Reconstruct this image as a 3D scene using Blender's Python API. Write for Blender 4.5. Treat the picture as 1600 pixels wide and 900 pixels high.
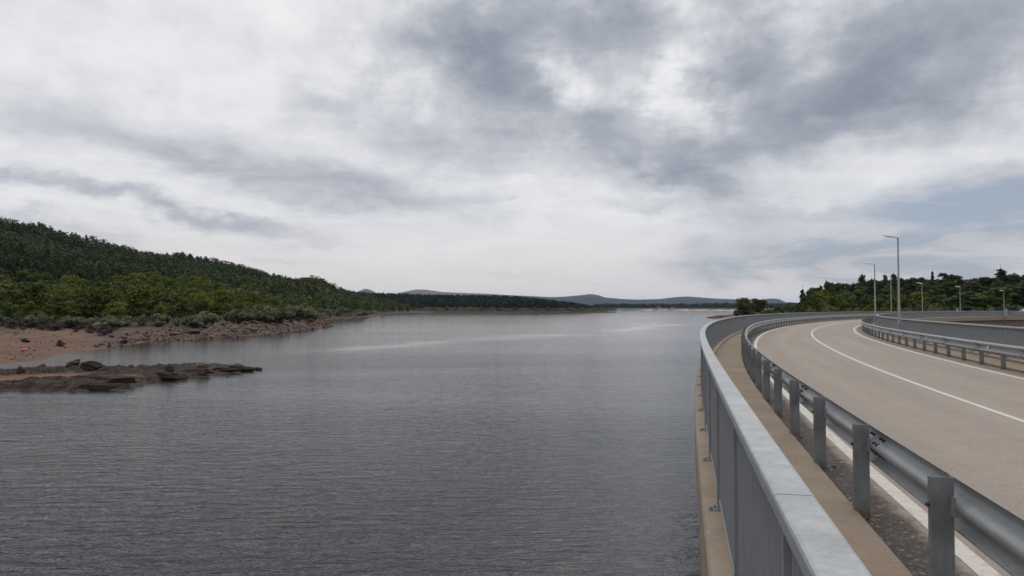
import bpy, math, random
import numpy as np
from mathutils import Vector, Matrix
sc = bpy.context.scene
for o in list(bpy.data.objects): bpy.data.objects.remove(o)
rad = math.radians
# ------------------------------------------------------------------ camera
F, CX, CY, HZ, EYE = 1150.3, 800.0, 450.0, 481.7, 1.72      # focal length etc. of the 1600x900 photograph; z = 0 is the walkway
PITCH = math.atan((HZ - CY) / F)
cd = bpy.data.cameras.new('camera'); cam = bpy.data.objects.new('camera', cd); sc.collection.objects.link(cam)
cd.sensor_width = 36.0; cd.lens = F / 1600 * 36.0; cd.clip_start = .05; cd.clip_end = 60000
cam.location = (0, 0, EYE); cam.rotation_euler = (rad(90) + PITCH, 0, 0); sc.camera = cam
sc.view_settings.view_transform = 'Standard'; sc.view_settings.look = 'None'
sc.view_settings.exposure = 0.08; sc.view_settings.gamma = 1.0
sc.view_settings.use_curve_mapping = False
cy = sc.cycles
cy.max_bounces = 6; cy.diffuse_bounces = 3; cy.glossy_bounces = 3; cy.transmission_bounces = 3; cy.volume_bounces = 0; cy.transparent_max_bounces = 8
cy.use_adaptive_sampling = True; cy.adaptive_threshold = .02; cy.use_denoising = True
cy.sample_clamp_indirect = 4

def ray(px, py):
    u, w = (px - CX) / F, (CY - py) / F
    return (u, math.cos(PITCH) - w * math.sin(PITCH), math.sin(PITCH) + w * math.cos(PITCH))
def onz(px, py, z):
    d = ray(px, py); t = (z - EYE) / d[2]; return (d[0] * t, d[1] * t)
def aty(px, py, Y):
    d = ray(px, py); t = Y / d[1]; return (d[0] * t, Y, EYE + d[2] * t)
def azel(px, py):
    d = ray(px, py); l = math.sqrt(sum(c * c for c in d)); return math.degrees(math.atan2(d[0], d[1])), math.degrees(math.asin(d[2] / l))

# ------------------------------------------------------------------ node helpers
class NT:
    def __init__(s, tree): s.t = tree; s.n = tree.nodes; s.l = tree.links
    def new(s, typ, **kw):
        n = s.n.new(typ)
        for k, v in kw.items():
            if k.startswith('i_'):
                key = k[2:]; key = int(key) if key.isdigit() else key.replace('_', ' ')
                s.put(n.inputs[key], v)
            else: setattr(n, k, v)
        return n
    def put(s, sock, v):
        if isinstance(v, bpy.types.NodeSocket): s.l.new(v, sock)
        else: sock.default_value = v
    def m(s, op, a, b=None, c=None, clamp=False):
        n = s.n.new('ShaderNodeMath'); n.operation = op; n.use_clamp = clamp
        for i, v in enumerate((a, b, c)):
            if v is not None: s.put(n.inputs[i], v)
        return n.outputs[0]
    def noise(s, vec, scale, detail=3, rough=.5, dist=0, color=False, lac=2.0):
        n = s.n.new('ShaderNodeTexNoise'); s.put(n.inputs['Vector'], vec)
        for k, v in (('Scale', scale), ('Detail', detail), ('Roughness', rough), ('Distortion', dist), ('Lacunarity', lac)): s.put(n.inputs[k], v)
        return n.outputs['Color' if color else 'Fac']
    def ramp(s, fac, stops):
        n = s.n.new('ShaderNodeValToRGB'); s.put(n.inputs[0], fac); r = n.color_ramp
        while len(r.elements) < len(stops): r.elements.new(.5)
        for e, (p, c) in zip(r.elements, stops):
            e.position = p; e.color = tuple(c) + (1,) if not isinstance(c, (int, float)) else (c, c, c, 1)
        return n.outputs[0]
    def mix(s, f, a, b, blend='MIX'):
        n = s.n.new('ShaderNodeMix'); n.data_type = 'RGBA'; n.blend_type = blend
        for k, v in ((0, f), (6, a), (7, b)):
            if not isinstance(v, bpy.types.NodeSocket) and k: v = tuple(v)[:3] + (1,)
            s.put(n.inputs[k], v)
        return n.outputs[2]
    def mapr(s, v, a, b, c=0., d=1., smooth=False):
        n = s.n.new('ShaderNodeMapRange'); s.put(n.inputs[0], v)
        if smooth: n.interpolation_type = 'SMOOTHSTEP'
        for i, q in enumerate((a, b, c, d)): n.inputs[i + 1].default_value = q
        return n.outputs[0]
    def mapping(s, vec, scale=(1, 1, 1), rot=(0, 0, 0), loc=(0, 0, 0)):
        n = s.n.new('ShaderNodeMapping'); s.put(n.inputs[0], vec)
        n.inputs['Scale'].default_value = scale; n.inputs['Rotation'].default_value = rot; n.inputs['Location'].default_value = loc
        return n.outputs[0]

# ------------------------------------------------------------------ world: Nishita sky behind a broken cloud deck
SUN_EL, SUN_AZ = 60.0, 15.0        # azimuth clockwise from +Y
world = bpy.data.worlds.new('World'); sc.world = world; world.use_nodes = True
w = NT(world.node_tree); w.n.clear()
tc = w.new('ShaderNodeTexCoord').outputs['Generated']
sky = w.new('ShaderNodeTexSky'); sky.sky_type = 'NISHITA'; sky.sun_disc = False
sky.sun_elevation = rad(SUN_EL); sky.sun_rotation = rad(SUN_AZ)
sep = w.new('ShaderNodeSeparateXYZ', i_0=tc)
X, Y, Z = sep.outputs
az = w.m('MULTIPLY', w.m('ARCTAN2', X, Y), 57.29578)
el = w.m('MULTIPLY', w.m('ARCSINE', Z), 57.29578)
zz = w.m('ADD', w.m('MAXIMUM', Z, 0.0), .10)
pl = w.new('ShaderNodeCombineXYZ', i_0=w.m('DIVIDE', X, zz), i_1=w.m('DIVIDE', Y, zz), i_2=0.).outputs[0]
ae = w.new('ShaderNodeCombineXYZ', i_0=az, i_1=el, i_2=0.).outputs[0]
wn = w.noise(w.mapping(ae, (.09, .14, 1)), 1.0, 5, .6, color=True)
wv = w.new('ShaderNodeSeparateXYZ', i_0=wn)
wn2 = w.noise(w.mapping(ae, (.3, .6, 1), (0, 0, rad(12))), 1.0, 4, .65, color=True)
wv2 = w.new('ShaderNodeSeparateXYZ', i_0=wn2)
azw = w.m('ADD', az, w.m('ADD', w.m('MULTIPLY_ADD', wv.outputs[0], 11., -5.5), w.m('MULTIPLY_ADD', wv2.outputs[0], 4., -2.)))
elw = w.m('ADD', el, w.m('ADD', w.m('MULTIPLY_ADD', wv.outputs[1], 6., -3.), w.m('MULTIPLY_ADD', wv2.outputs[1], 2., -1.)))
def blob(px, py, sx, sy, ang, amp, warp=True):
    a0, e0 = azel(px, py); k = 57.3 / F
    sx *= k; sy *= k; c, s_ = math.cos(rad(-ang)), math.sin(rad(-ang))
    da = w.m('SUBTRACT', azw if warp else az, a0); de = w.m('SUBTRACT', elw if warp else el, e0)
    u = w.m('ADD', w.m('MULTIPLY', da, c / sx), w.m('MULTIPLY', de, s_ / sx))
    v = w.m('ADD', w.m('MULTIPLY', da, -s_ / sy), w.m('MULTIPLY', de, c / sy))
    q = w.m('ADD', w.m('MULTIPLY', u, u), w.m('MULTIPLY', v, v))
    return w.m('MULTIPLY', w.m('EXPONENT', w.m('MULTIPLY', q, -1.)), amp)
def total(lst):
    acc = None
    for b in lst:
        r = blob(*b); acc = r if acc is None else w.m('ADD', acc, r)
    return acc
DARK = [(735, 80, 95, 80, 20, .62), (915, 35, 200, 55, 5, .8), (955, 205, 230, 58, 33, .70), (800, 150, 80, 60, 30, .3), (1070, 285, 70, 26, 28, .42),
        (1290, 140, 150, 72, -10, .66), (1330, 190, 75, 32, -15, .42), (1180, 60, 60, 90, 0, .38), (1470, 60, 210, 85, -8, .62), (1150, 235, 50, 25, 0, .42),
        (1530, 140, 130, 40, -25, .35), (700, 215, 140, 55, 10, .3), (610, 70, 60, 55, 0, .14), (500, 145, 60, 16, 5, .22),
        (110, 292, 190, 13, 13, .5), (400, 352, 120, 14, 5, .5), (260, 245, 260, 28, 13, .36), (560, 300, 200, 26, 8, .42), (90, 345, 130, 14, 14, .34),
        (230, 185, 200, 20, 10, .14), (640, 240, 130, 30, 10, .2), (803, 313, 14, 6, 0, .16), (450, 405, 60, 4, 0, .2), (780, 425, 70, 5, 0, .2), (900, 440, 80, 5, 0, .16),
        (1010, 330, 60, 8, 5, .18), (1290, 330, 70, 9, 5, .18),
        (880, 122, 60, 36, 30, -.55), (1050, 110, 34, 50, 35, -.42), (1085, 175, 34, 36, 20, -.2), (1265, 75, 46, 46, -20, -.3), (960, 150, 30, 26, 0, -.2)]
BLUE = [(1540, 325, 200, 42, -6, .9), (1470, 385, 250, 34, -4, .95), (1240, 404, 150, 22, 0, 1.15), (1350, 428, 170, 14, 0, .65), (1590, 300, 80, 24, 0, .5)]
nz = w.noise(pl, 1.1, 6, .55, .6)
nz2 = w.noise(w.mapping(ae, (.10, .46, 1), (0, 0, rad(10))), 1.0, 9, .66, .5)
D = total(DARK)
BL = total(BLUE)
modl = w.m('MULTIPLY', w.m('MULTIPLY_ADD', nz2, 1.0, -.5), w.mapr(el, 8, 16, 1.1, .35))
D = w.m('MULTIPLY', D, w.m('ADD', 1.0, modl))
D = w.m('ADD', D, w.m('MULTIPLY', BL, .30))
nz3 = w.noise(w.mapping(ae, (.16, .21, 1), (0, 0, rad(-30))), 1.0, 10, .61, .2)
puff = w.m('MULTIPLY', w.m('MULTIPLY_ADD', nz, 1.0, -.5), w.mapr(el, 3, 25, .12, .22))
strk = w.m('MULTIPLY', w.m('MULTIPLY_ADD', nz2, 1.0, -.5), w.mapr(el, 10, 20, .50, .18))
fine_ = w.m('MULTIPLY', w.m('MULTIPLY_ADD', nz3, 1.0, -.5), w.m('MULTIPLY', w.mapr(el, 6, 15, .10, 1.7), w.mapr(az, -18, -2, .42, 1., True)))
D = w.m('ADD', w.m('ADD', D, fine_), w.m('ADD', puff, strk))
col = w.ramp(w.mapr(D, -.2, 1.6), [(0, (.84, .84, .85)), (.11, (.745, .75, .77)), (.26, (.56, .575, .615)), (.46, (.385, .41, .465)), (.72, (.265, .295, .355)), (1, (.20, .23, .285))])
# warm, pale band low over the horizon; unseen deck overhead brightened to light the ground
hor = w.mapr(el, 1.0, 7.5, 1., 0., True)
col = w.mix(w.m('MULTIPLY', hor, .8), col, (.68, .63, .61))
thin = w.m('MULTIPLY', BL, w.mapr(nz2, .38, .58, 1.1, .12), clamp=True)
col = w.mix(w.m('MULTIPLY', thin, .9), col, (.285, .330, .425))
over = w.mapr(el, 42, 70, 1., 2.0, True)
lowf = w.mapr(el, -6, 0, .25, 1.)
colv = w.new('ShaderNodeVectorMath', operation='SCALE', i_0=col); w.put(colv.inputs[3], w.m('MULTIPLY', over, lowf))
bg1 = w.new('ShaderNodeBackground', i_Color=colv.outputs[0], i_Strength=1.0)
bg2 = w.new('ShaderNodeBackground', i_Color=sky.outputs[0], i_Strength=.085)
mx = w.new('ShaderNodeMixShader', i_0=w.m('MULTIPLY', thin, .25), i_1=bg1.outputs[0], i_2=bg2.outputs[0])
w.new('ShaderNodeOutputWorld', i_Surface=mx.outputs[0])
world.cycles.sampling_method = 'MANUAL'; world.cycles.sample_map_resolution = 1024

sd = bpy.data.lights.new('sun', 'SUN'); sd.energy = .8; sd.angle = rad(25); sd.color = (1, .95, .88)
sun = bpy.data.objects.new('sun', sd); sc.collection.objects.link(sun)
sun.rotation_euler = (rad(90 - SUN_EL), 0, rad(-SUN_AZ) + math.pi)
sun.location = (0, 0, 60)

# ------------------------------------------------------------------ object helpers
col_main = sc.collection
def tag(o, label=None, cat=None, group=None, kind=None):
    if label: o['label'] = label
    if cat: o['category'] = cat
    if group: o['group'] = group
    if kind: o['kind'] = kind
    return o
def link(o, parent=None):
    col_main.objects.link(o)
    if parent is not None: o.parent = parent
    return o
def empty(name, loc=(0, 0, 0), rz=0, **k):
    o = bpy.data.objects.new(name, None); o.location = loc; o.rotation_euler = (0, 0, rz); o.empty_display_size = .2
    link(o); return tag(o, **k)
def mesh_np(name, V, Fq, mats, midx=None, uv=None, colr=None, smooth=False):
    V = np.asarray(V, np.float32); Fq = np.asarray(Fq, np.int32)
    me = bpy.data.meshes.new(name); n = Fq.shape[1]
    me.vertices.add(len(V)); me.vertices.foreach_set('co', V.ravel())
    me.loops.add(Fq.size); me.loops.foreach_set('vertex_index', Fq.ravel())
    me.polygons.add(len(Fq)); me.polygons.foreach_set('loop_start', np.arange(0, Fq.size, n, dtype=np.int32))
    for m_ in mats: me.materials.append(m_)
    if midx is not None: me.polygons.foreach_set('material_index', np.asarray(midx, np.int32))
    me.update(calc_edges=True)
    if uv is not None:
        l = me.uv_layers.new(name='UVMap'); l.data.foreach_set('uv', np.asarray(uv, np.float32)[Fq.ravel()].ravel())
    if colr is not None:
        a = me.color_attributes.new('tint', 'FLOAT_COLOR', 'POINT'); a.data.foreach_set('color', np.asarray(colr, np.float32).ravel())
    me.polygons.foreach_set('use_smooth', np.full(len(Fq), smooth))
    me.validate(); return me
def mobj(name, me, parent=None, loc=None, rz=None, scale=None, **k):
    o = bpy.data.objects.new(name, me); link(o, parent)
    if loc is not None: o.location = loc
    if rz is not None: o.rotation_euler = (0, 0, rz)
    if scale is not None: o.scale = scale
    return tag(o, **k)
class MB:
    """collects boxes, tubes and prisms as quads/ngons of one mesh"""
    def __init__(s): s.v = []; s.f = []; s.mi = []
    def add(s, vs, fs, mi=0):
        b = len(s.v); s.v += [tuple(v) for v in vs]; s.f += [tuple(i + b for i in f) for f in fs]; s.mi += [mi] * len(fs); return s
    def box(s, x0, x1, y0, y1, z0, z1, mi=0, bev=0):
        if bev:
            b = bev; oct_ = [(x0 + b, y0), (x1 - b, y0), (x1, y0 + b), (x1, y1 - b), (x1 - b, y1), (x0 + b, y1), (x0, y1 - b), (x0, y0 + b)]
            ins = [(min(max(x, x0 + b), x1 - b), min(max(y, y0 + b), y1 - b)) for x, y in oct_]
            vs = [(x, y, z0) for x, y in oct_] + [(x, y, z1 - b) for x, y in oct_] + [(x * .5 + i * .5, y * .5 + j * .5, z1) for (x, y), (i, j) in zip(oct_, ins)]
            fs = [tuple(reversed(range(8)))] + [(i, (i + 1) % 8, 8 + (i + 1) % 8, 8 + i) for i in range(8)] + [(8 + i, 8 + (i + 1) % 8, 16 + (i + 1) % 8, 16 + i) for i in range(8)] + [tuple(range(16, 24))]
            return s.add(vs, fs, mi)
        vs = [(x, y, z) for z in (z0, z1) for x, y in ((x0, y0), (x1, y0), (x1, y1), (x0, y1))]
        return s.add(vs, [(3, 2, 1, 0), (4, 5, 6, 7), (0, 1, 5, 4), (1, 2, 6, 5), (2, 3, 7, 6), (3, 0, 4, 7)], mi)
    def tube(s, pts, rs, n=10, mi=0):
        pts = [Vector(p) for p in pts]; vs = []; fs = []
        for i, p in enumerate(pts):
            t = (pts[min(i + 1, len(pts) - 1)] - pts[max(i - 1, 0)]).normalized()
            a = t.cross(Vector((0, 0, 1)) if abs(t.z) < .9 else Vector((1, 0, 0))).normalized(); b = t.cross(a)
            for k in range(n):
                q = 2 * math.pi * k / n; vs.append(p + (a * math.cos(q) + b * math.sin(q)) * rs[i])
        for i in range(len(pts) - 1):
            for k in range(n): fs.append((i * n + k, i * n + (k + 1) % n, (i + 1) * n + (k + 1) % n, (i + 1) * n + k))
        fs.append(tuple(range(n))); fs.append(tuple(reversed(range((len(pts) - 1) * n, len(pts) * n))))
        return s.add(vs, fs, mi)
    def prism(s, poly, x0, x1, mi=0):     # poly in (y, z), extruded along x
        n = len(poly); vs = [(x0, y, z) for y, z in poly] + [(x1, y, z) for y, z in poly]
        return s.add(vs, [tuple(range(n)), tuple(reversed(range(n, 2 * n)))] + [(i, i + n, (i + 1) % n + n, (i + 1) % n) for i in range(n)], mi)
    def mesh(s, name, mats, smooth=False):
        me = bpy.data.meshes.new(name); me.from_pydata(s.v, [], s.f)
        for m_ in (mats if isinstance(mats, (list, tuple)) else [mats]): me.materials.append(m_)
        me.polygons.foreach_set('material_index', s.mi)
        me.polygons.foreach_set('use_smooth', [smooth] * len(s.f)); me.update()
        import bmesh
        b = bmesh.new(); b.from_mesh(me); bmesh.ops.recalc_face_normals(b, faces=b.faces); b.to_mesh(me); b.free(); return me

# ------------------------------------------------------------------ materials
def mat(name):
    m_ = bpy.data.materials.new(name); m_.use_nodes = True; t = NT(m_.node_tree); t.n.clear()
    p = t.new('ShaderNodeBsdfPrincipled'); t.new('ShaderNodeOutputMaterial', i_Surface=p.outputs[0]); t.p = p
    return m_, t
def bump(t, h, dist, strength=1.):
    n = t.new('ShaderNodeBump', i_Height=h, i_Distance=dist, i_Strength=strength); t.put(t.p.inputs['Normal'], n.outputs[0])
def uvc(t): return t.new('ShaderNodeTexCoord').outputs['UV']
def obc(t): return t.new('ShaderNodeTexCoord').outputs['Object']
M = {}
def steel(name, base, rough, metal=.35, mott=.12):
    m_, t = mat(name); c = t.new('ShaderNodeNewGeometry').outputs['Position']
    n = t.noise(c, 9, 4, .6); n2 = t.noise(t.mapping(c, (1, 1, .25)), 30, 3, .6)
    v = t.m('ADD', t.m('MULTIPLY', n, .6), t.m('MULTIPLY', n2, .4))
    k = t.mapr(v, .3, .7, 1 - mott, 1 + mott)
    s = t.new('ShaderNodeVectorMath', operation='SCALE', i_0=base); t.put(s.inputs[3], k)
    t.put(t.p.inputs['Base Color'], s.outputs[0]); t.put(t.p.inputs['Roughness'], t.mapr(n, .3, .7, rough - .06, rough + .1)); t.p.inputs['Metallic'].default_value = metal
    if name == 'galvanised_rail':
        st = t.noise(c, 3.2, 6, .72, .4); s2 = t.new('ShaderNodeVectorMath', operation='SCALE', i_0=s.outputs[0]); t.put(s2.inputs[3], t.mapr(st, .40, .62, .9, 1.06)); sp2 = t.new('ShaderNodeTexVoronoi', i_Vector=c, i_Scale=55.).outputs['Color']
        sb = t.new('ShaderNodeSeparateColor', i_0=sp2); s3 = t.new('ShaderNodeVectorMath', operation='SCALE', i_0=s2.outputs[0]); t.put(s3.inputs[3], t.mapr(sb.outputs[0], 0, 1, .95, 1.05))
        dirt = t.mix(t.mapr(t.noise(c, 26, 4, .7), .64, .74, 0, .5), s3.outputs[0], (.12, .11, .10)); t.put(t.p.inputs['Base Color'], dirt)
    if name == 'galvanised_post':
        z_ = t.new('ShaderNodeSeparateXYZ', i_0=c); foot = t.m('MULTIPLY', t.mapr(z_.outputs[2], -.06, .10, 1., 0, True), t.mapr(n, .35, .6, .3, .9)); t.put(t.p.inputs['Base Color'], t.mix(foot, s.outputs[0], (.10, .075, .055)))
    bump(t, n2, .002, .3)
    M[name] = m_
steel('galvanised_rail', (.30, .312, .318), .52, .12, .2)
steel('galvanised_bars', (.245, .258, .272), .55, .2, .12)
steel('galvanised_beam', (.265, .277, .287), .5, .35, .2)
steel('galvanised_post', (.165, .173, .18), .62, .2, .28)
steel('galvanised_pole', (.165, .172, .178), .55, .2, .08)
steel('bolt_steel', (.045, .045, .05), .6, .2, .2)
def plain(name, colr, rough=.5, metal=0, emis=None):
    m_, t = mat(name); c = obc(t); n = t.noise(c, 7, 3)
    s = t.new('ShaderNodeVectorMath', operation='SCALE', i_0=colr); t.put(s.inputs[3], t.mapr(n, .3, .7, .9, 1.08))
    t.put(t.p.inputs['Base Color'], s.outputs[0]); t.p.inputs['Roughness'].default_value = rough; t.p.inputs['Metallic'].default_value = metal
    M[name] = m_
plain('white_enamel', (.85, .85, .84), .35); plain('reflector', (.75, .75, .74), .25); plain('car_paint', (.68, .69, .72), .3)
plain('car_glass', (.03, .035, .04), .08); plain('rubber', (.02, .02, .02), .8); plain('wheel_alloy', (.35, .35, .36), .35, .6)
plain('lamp_lens', (.55, .56, .56), .3); plain('red_lens', (.4, .02, .02), .3); plain('teal_paint', (.24, .32, .31), .5); plain('dark_wood', (.035, .03, .026), .8)
plain('pale_roof', (.12, .12, .10), .8); plain('grey_box', (.3, .31, .3), .6); plain('orange_plastic', (.75, .12, .06), .5); plain('pale_plaster', (.42, .38, .33), .8)

# asphalt road: UV.x = offset across, UV.y = metres along
m_, t = mat('asphalt'); u = uvc(t); sp = t.new('ShaderNodeSeparateXYZ', i_0=u); ox, sy = sp.outputs[0], sp.outputs[1]
pos = t.new('ShaderNodeNewGeometry').outputs['Position']
fine = t.noise(pos, 60, 2, .7); mid = t.noise(pos, 2.2, 5, .6); big = t.noise(t.mapping(u, (1.1, .06, 1)), 1.0, 4, .55)
agg = t.new('ShaderNodeTexVoronoi', i_Vector=pos, i_Scale=75.).outputs['Distance']
c = t.mix(t.mapr(mid, .3, .7), (.205, .168, .137), (.275, .232, .193))
c = t.mix(t.mapr(big, .35, .65, 0, .6), c, (.325, .278, .236))
# two wheel tracks per lane, polished a little darker and pinker
def track(o, wd): return t.m('EXPONENT', t.m('MULTIPLY', t.m('POWER', t.m('DIVIDE', t.m('SUBTRACT', ox, o), wd), 2.), -1.))
tr = t.m('ADD', t.m('ADD', track(2.5, .38), track(4.05, .3)), t.m('ADD', track(5.6, .32), track(7.1, .35)))
c = t.mix(t.m('MULTIPLY', tr, .38), c, (.225, .188, .165))
c = t.mix(t.mapr(fine, .38, .66, 0, .55), c, (.11, .09, .075))
c = t.mix(t.mapr(agg, 0, .3, .5, 0), c, (.46, .42, .37))
# sparse dark blotches (oil, patches)
spk = t.noise(pos, 11., 3, .7); c = t.mix(t.mapr(spk, .66, .74, 0, .5), c, (.09, .07, .06))
sc_ = t.noise(pos, 1.3, 4, .6); c = t.mix(t.mapr(sc_, .62, .72, 0, .35), c, (.12, .10, .09))
# coarse dark verge strip next to the kerb (real strip of loose grit), with ragged edge
edge = t.m('ADD', ox, t.m('MULTIPLY_ADD', t.noise(pos, 3.0, 4, .7), .26, -.13))
vg = t.mapr(edge, 1.50, 1.68, 1., 0, True)
grit = t.new('ShaderNodeTexVoronoi', i_Vector=pos, i_Scale=38.)
gc = t.ramp(grit.outputs['Color'], [(0, (.006, .005, .004)), (.45, (.022, .016, .013)), (.78, (.060, .046, .038)), (1, (.22, .18, .155))])
c = t.mix(t.m('MULTIPLY', vg, .92), c, gc)
vr = t.mapr(edge, 7.93, 8.1, 0., .85, True); c = t.mix(vr, c, (.13, .092, .066))
t.put(t.p.inputs['Base Color'], c); t.p.inputs['Roughness'].default_value = .88
hgt = t.m('ADD', t.m('MULTIPLY', fine, .4), t.m('MULTIPLY', t.m('MULTIPLY', grit.outputs['Distance'], vg), -2.5)); bump(t, hgt, .006, .8)
M['asphalt'] = m_
m_, t = mat('road_paint'); pos = t.new('ShaderNodeNewGeometry').outputs['Position']
n = t.noise(pos, 14, 4, .7); n2 = t.noise(pos, 70, 2, .6)
c = t.mix(t.mapr(n, .48, .72, 0, .7), (.47, .445, .405), (.25, .215, .18)); c = t.mix(t.mapr(n2, .6, .75, 0, .4), c, (.3, .27, .24))
t.put(t.p.inputs['Base Color'], c); t.p.inputs['Roughness'].default_value = .7; M['road_paint'] = m_
def concrete(name, ca, cb, joints=0.0):
    m_, t = mat(name); u = uvc(t); sp = t.new('ShaderNodeSeparateXYZ', i_0=u); pos = t.new('ShaderNodeNewGeometry').outputs['Position']
    a = t.noise(pos, .9, 5, .6); b = t.noise(pos, 22, 4, .7); d = t.noise(t.mapping(pos, (1, 1, .15)), 5, 4, .65)
    c = t.mix(t.mapr(a, .3, .7), ca, cb); c = t.mix(t.mapr(b, .5, .75, 0, .45), c, tuple(q * .55 for q in ca))
    c = t.mix(t.mapr(d, .55, .75, 0, .5), c, tuple(q * .6 for q in ca)); c = t.mix(t.mapr(t.noise(pos, 48, 2), .66, .74, 0, .5), c, (.45, .42, .38))
    lic = t.noise(pos, 6, 3, .7); c = t.mix(t.mapr(lic, .66, .72, 0, .4), c, (.36, .33, .29))
    if joints:
        fr = t.m('FRACT', t.m('DIVIDE', t.m('ADD', sp.outputs[1], t.m('MULTIPLY', t.noise(pos, 5, 2), .03)), joints))
        j = t.mapr(t.m('ABSOLUTE', t.m('SUBTRACT', fr, .5)), 0, .0045, 1, 0)
        c = t.mix(t.m('MULTIPLY', j, .75), c, (.04, .03, .025))
    t.put(t.p.inputs['Base Color'], c); t.p.inputs['Roughness'].default_value = .9; bump(t, t.m('ADD', b, t.m('MULTIPLY', t.noise(pos, 90, 2), .5)), .004, .8); M[name] = m_
concrete('walk_concrete', (.150, .110, .078), (.225, .172, .126), 2.0)
concrete('ledge_concrete', (.22, .168, .125), (.30, .235, .178), 6.0)
concrete('dam_concrete', (.15, .12, .095), (.21, .17, .135))
m_, t = mat('leaf_brown'); oi = t.new('ShaderNodeNewGeometry').outputs['Position']
t.put(t.p.inputs['Base Color'], t.ramp(t.noise(oi, 9, 1), [(.3, (.05, .018, .008)), (.5, (.13, .06, .03)), (.7, (.30, .19, .10))])); M['leaf_brown'] = m_

def rockmat(name, ca, cb, cc):
    m_, t = mat(name); pos = t.new('ShaderNodeNewGeometry').outputs['Position']
    a = t.noise(pos, .7, 4, .6); b = t.noise(t.mapping(pos, (1, 1, 3.5)), 2.2, 5, .7, .5)
    c = t.mix(t.mapr(a, .3, .7), ca, cb); c = t.mix(t.mapr(b, .55, .72, 0, .7), c, cc); c = t.mix(t.mapr(b, .3, .42, .6, 0), c, tuple(q * .35 for q in ca))
    rnd = t.new('ShaderNodeObjectInfo').outputs['Random']
    s = t.new('ShaderNodeVectorMath', operation='SCALE', i_0=c); t.put(s.inputs[3], t.mapr(rnd, 0, 1, .75, 1.25))
    t.put(t.p.inputs['Base Color'], s.outputs[0]); t.p.inputs['Roughness'].default_value = .85; bump(t, b, .25, .8); M[name] = m_
rockmat('dark_rock', (.020, .012, .0085), (.038, .0225, .015), (.076, .046, .031))
rockmat('red_rubble', (.055, .028, .017), (.098, .053, .031), (.18, .112, .070))
rockmat('tan_rock', (.17, .085, .043), (.24, .135, .075), (.31, .20, .125))
rockmat('pale_rock', (.09, .068, .056), (.13, .10, .083), (.19, .15, .125))

# ground: POINT attribute 'tint' holds zones (r bare red sand, g grass/scrub, b rock rubble, a pale far beach)
m_, t = mat('ground'); at = t.new('ShaderNodeAttribute', attribute_name='tint'); pos = t.new('ShaderNodeNewGeometry').outputs['Position']
sp = t.new('ShaderNodeSeparateColor', i_0=at.outputs['Color'])
n1 = t.noise(pos, .08, 6, .6); n2 = t.noise(t.mapping(pos, (.4, 1.0, 1)), .9, 5, .65); n3 = t.noise(pos, .012, 5, .6)
sand = t.mix(t.mapr(n1, .35, .65), (.086, .038, .019), (.135, .068, .036)); sand = t.mix(t.mapr(n2, .50, .60, 0, .8), sand, (.055, .034, .026))
gr = t.mix(t.mapr(n1, .35, .65), (.018, .022, .010), (.035, .036, .016)); gr = t.mix(t.mapr(n3, .45, .6, 0, .5), gr, (.06, .05, .028))
rb = t.mix(t.mapr(n2, .4, .6), (.035, .021, .017), (.075, .045, .033))
bch = t.mix(t.mapr(n3, .4, .6), (.30, .25, .19), (.40, .345, .28))
c = t.mix(sp.outputs[1], sand, gr); c = t.mix(sp.outputs[2], c, rb); c = t.mix(at.outputs['Alpha'], c, bch)
t.put(t.p.inputs['Base Color'], c); t.p.inputs['Roughness'].default_value = .95; bump(t, n2, .25, .6); M['ground'] = m_

# water
m_, t = mat('water'); pos = t.new('ShaderNodeNewGeometry').outputs['Position']
p = t.p; p.inputs['Base Color'].default_value = (.020, .0215, .0245, 1); p.inputs['IOR'].default_value = 1.333; p.inputs['Specular Tint'].default_value = (.96, .98, 1, 1)
rot = (0, 0, rad(7))
w1 = t.noise(t.mapping(pos, (.8, 2.6, 1), rot), 1.0, 4, .6, .35)
w2 = t.noise(t.mapping(pos, (.22, .55, 1), (0, 0, rad(-14))), 1.0, 2, .5, .2)
w3 = t.noise(t.mapping(pos, (2.6, 8.0, 1), (0, 0, rad(12))), 1.0, 2, .5)
h = t.m('ADD', t.m('ADD', t.m('MULTIPLY', w1, .135), t.m('MULTIPLY', w2, .12)), t.m('MULTIPLY', w3, .034))
gust = t.noise(t.mapping(pos, (.008, .03, 1), (0, 0, rad(-18))), 1.0, 5, .6, .6)
h = t.m('MULTIPLY', h, t.mapr(gust, .3, .65, .55, 1.25))
dist_ = t.new('ShaderNodeVectorMath', operation='LENGTH', i_0=pos).outputs['Value']
h = t.m('MULTIPLY', h, t.m('MAXIMUM', t.m('MINIMUM', t.m('MULTIPLY', t.m('POWER', t.m('DIVIDE', dist_, 18.), -.74), 1.25), 1.25), .17))      # ripples flattened with distance from the origin to lighten the far water
# calm slicks: long streaks lying on the water
def slick(x0, y0, x1, y1, wd, amp):
    L = math.hypot(x1 - x0, y1 - y0); ux, uy = (x1 - x0) / L, (y1 - y0) / L
    s2 = t.new('ShaderNodeSeparateXYZ', i_0=pos); wb = t.m('MULTIPLY_ADD', t.noise(pos, .03, 3, color=False), wd * 3., -wd * 1.5)
    dx = t.m('SUBTRACT', s2.outputs[0], x0); dy = t.m('SUBTRACT', s2.outputs[1], y0)
    a = t.m('ADD', t.m('MULTIPLY', dx, ux / L), t.m('MULTIPLY', dy, uy / L)); b = t.m('ADD', t.m('ADD', t.m('MULTIPLY', dx, -uy / wd), t.m('MULTIPLY', dy, ux / wd)), t.m('DIVIDE', wb, wd))
    along = t.m('MULTIPLY', t.mapr(a, -.1, .25, 0, 1, True), t.mapr(a, .75, 1.1, 1, 0, True))
    return t.m('MULTIPLY', t.m('MULTIPLY', t.m('EXPONENT', t.m('MULTIPLY', t.m('MULTIPLY', b, b), -1.)), along), amp)
WZ = -4.78
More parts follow.
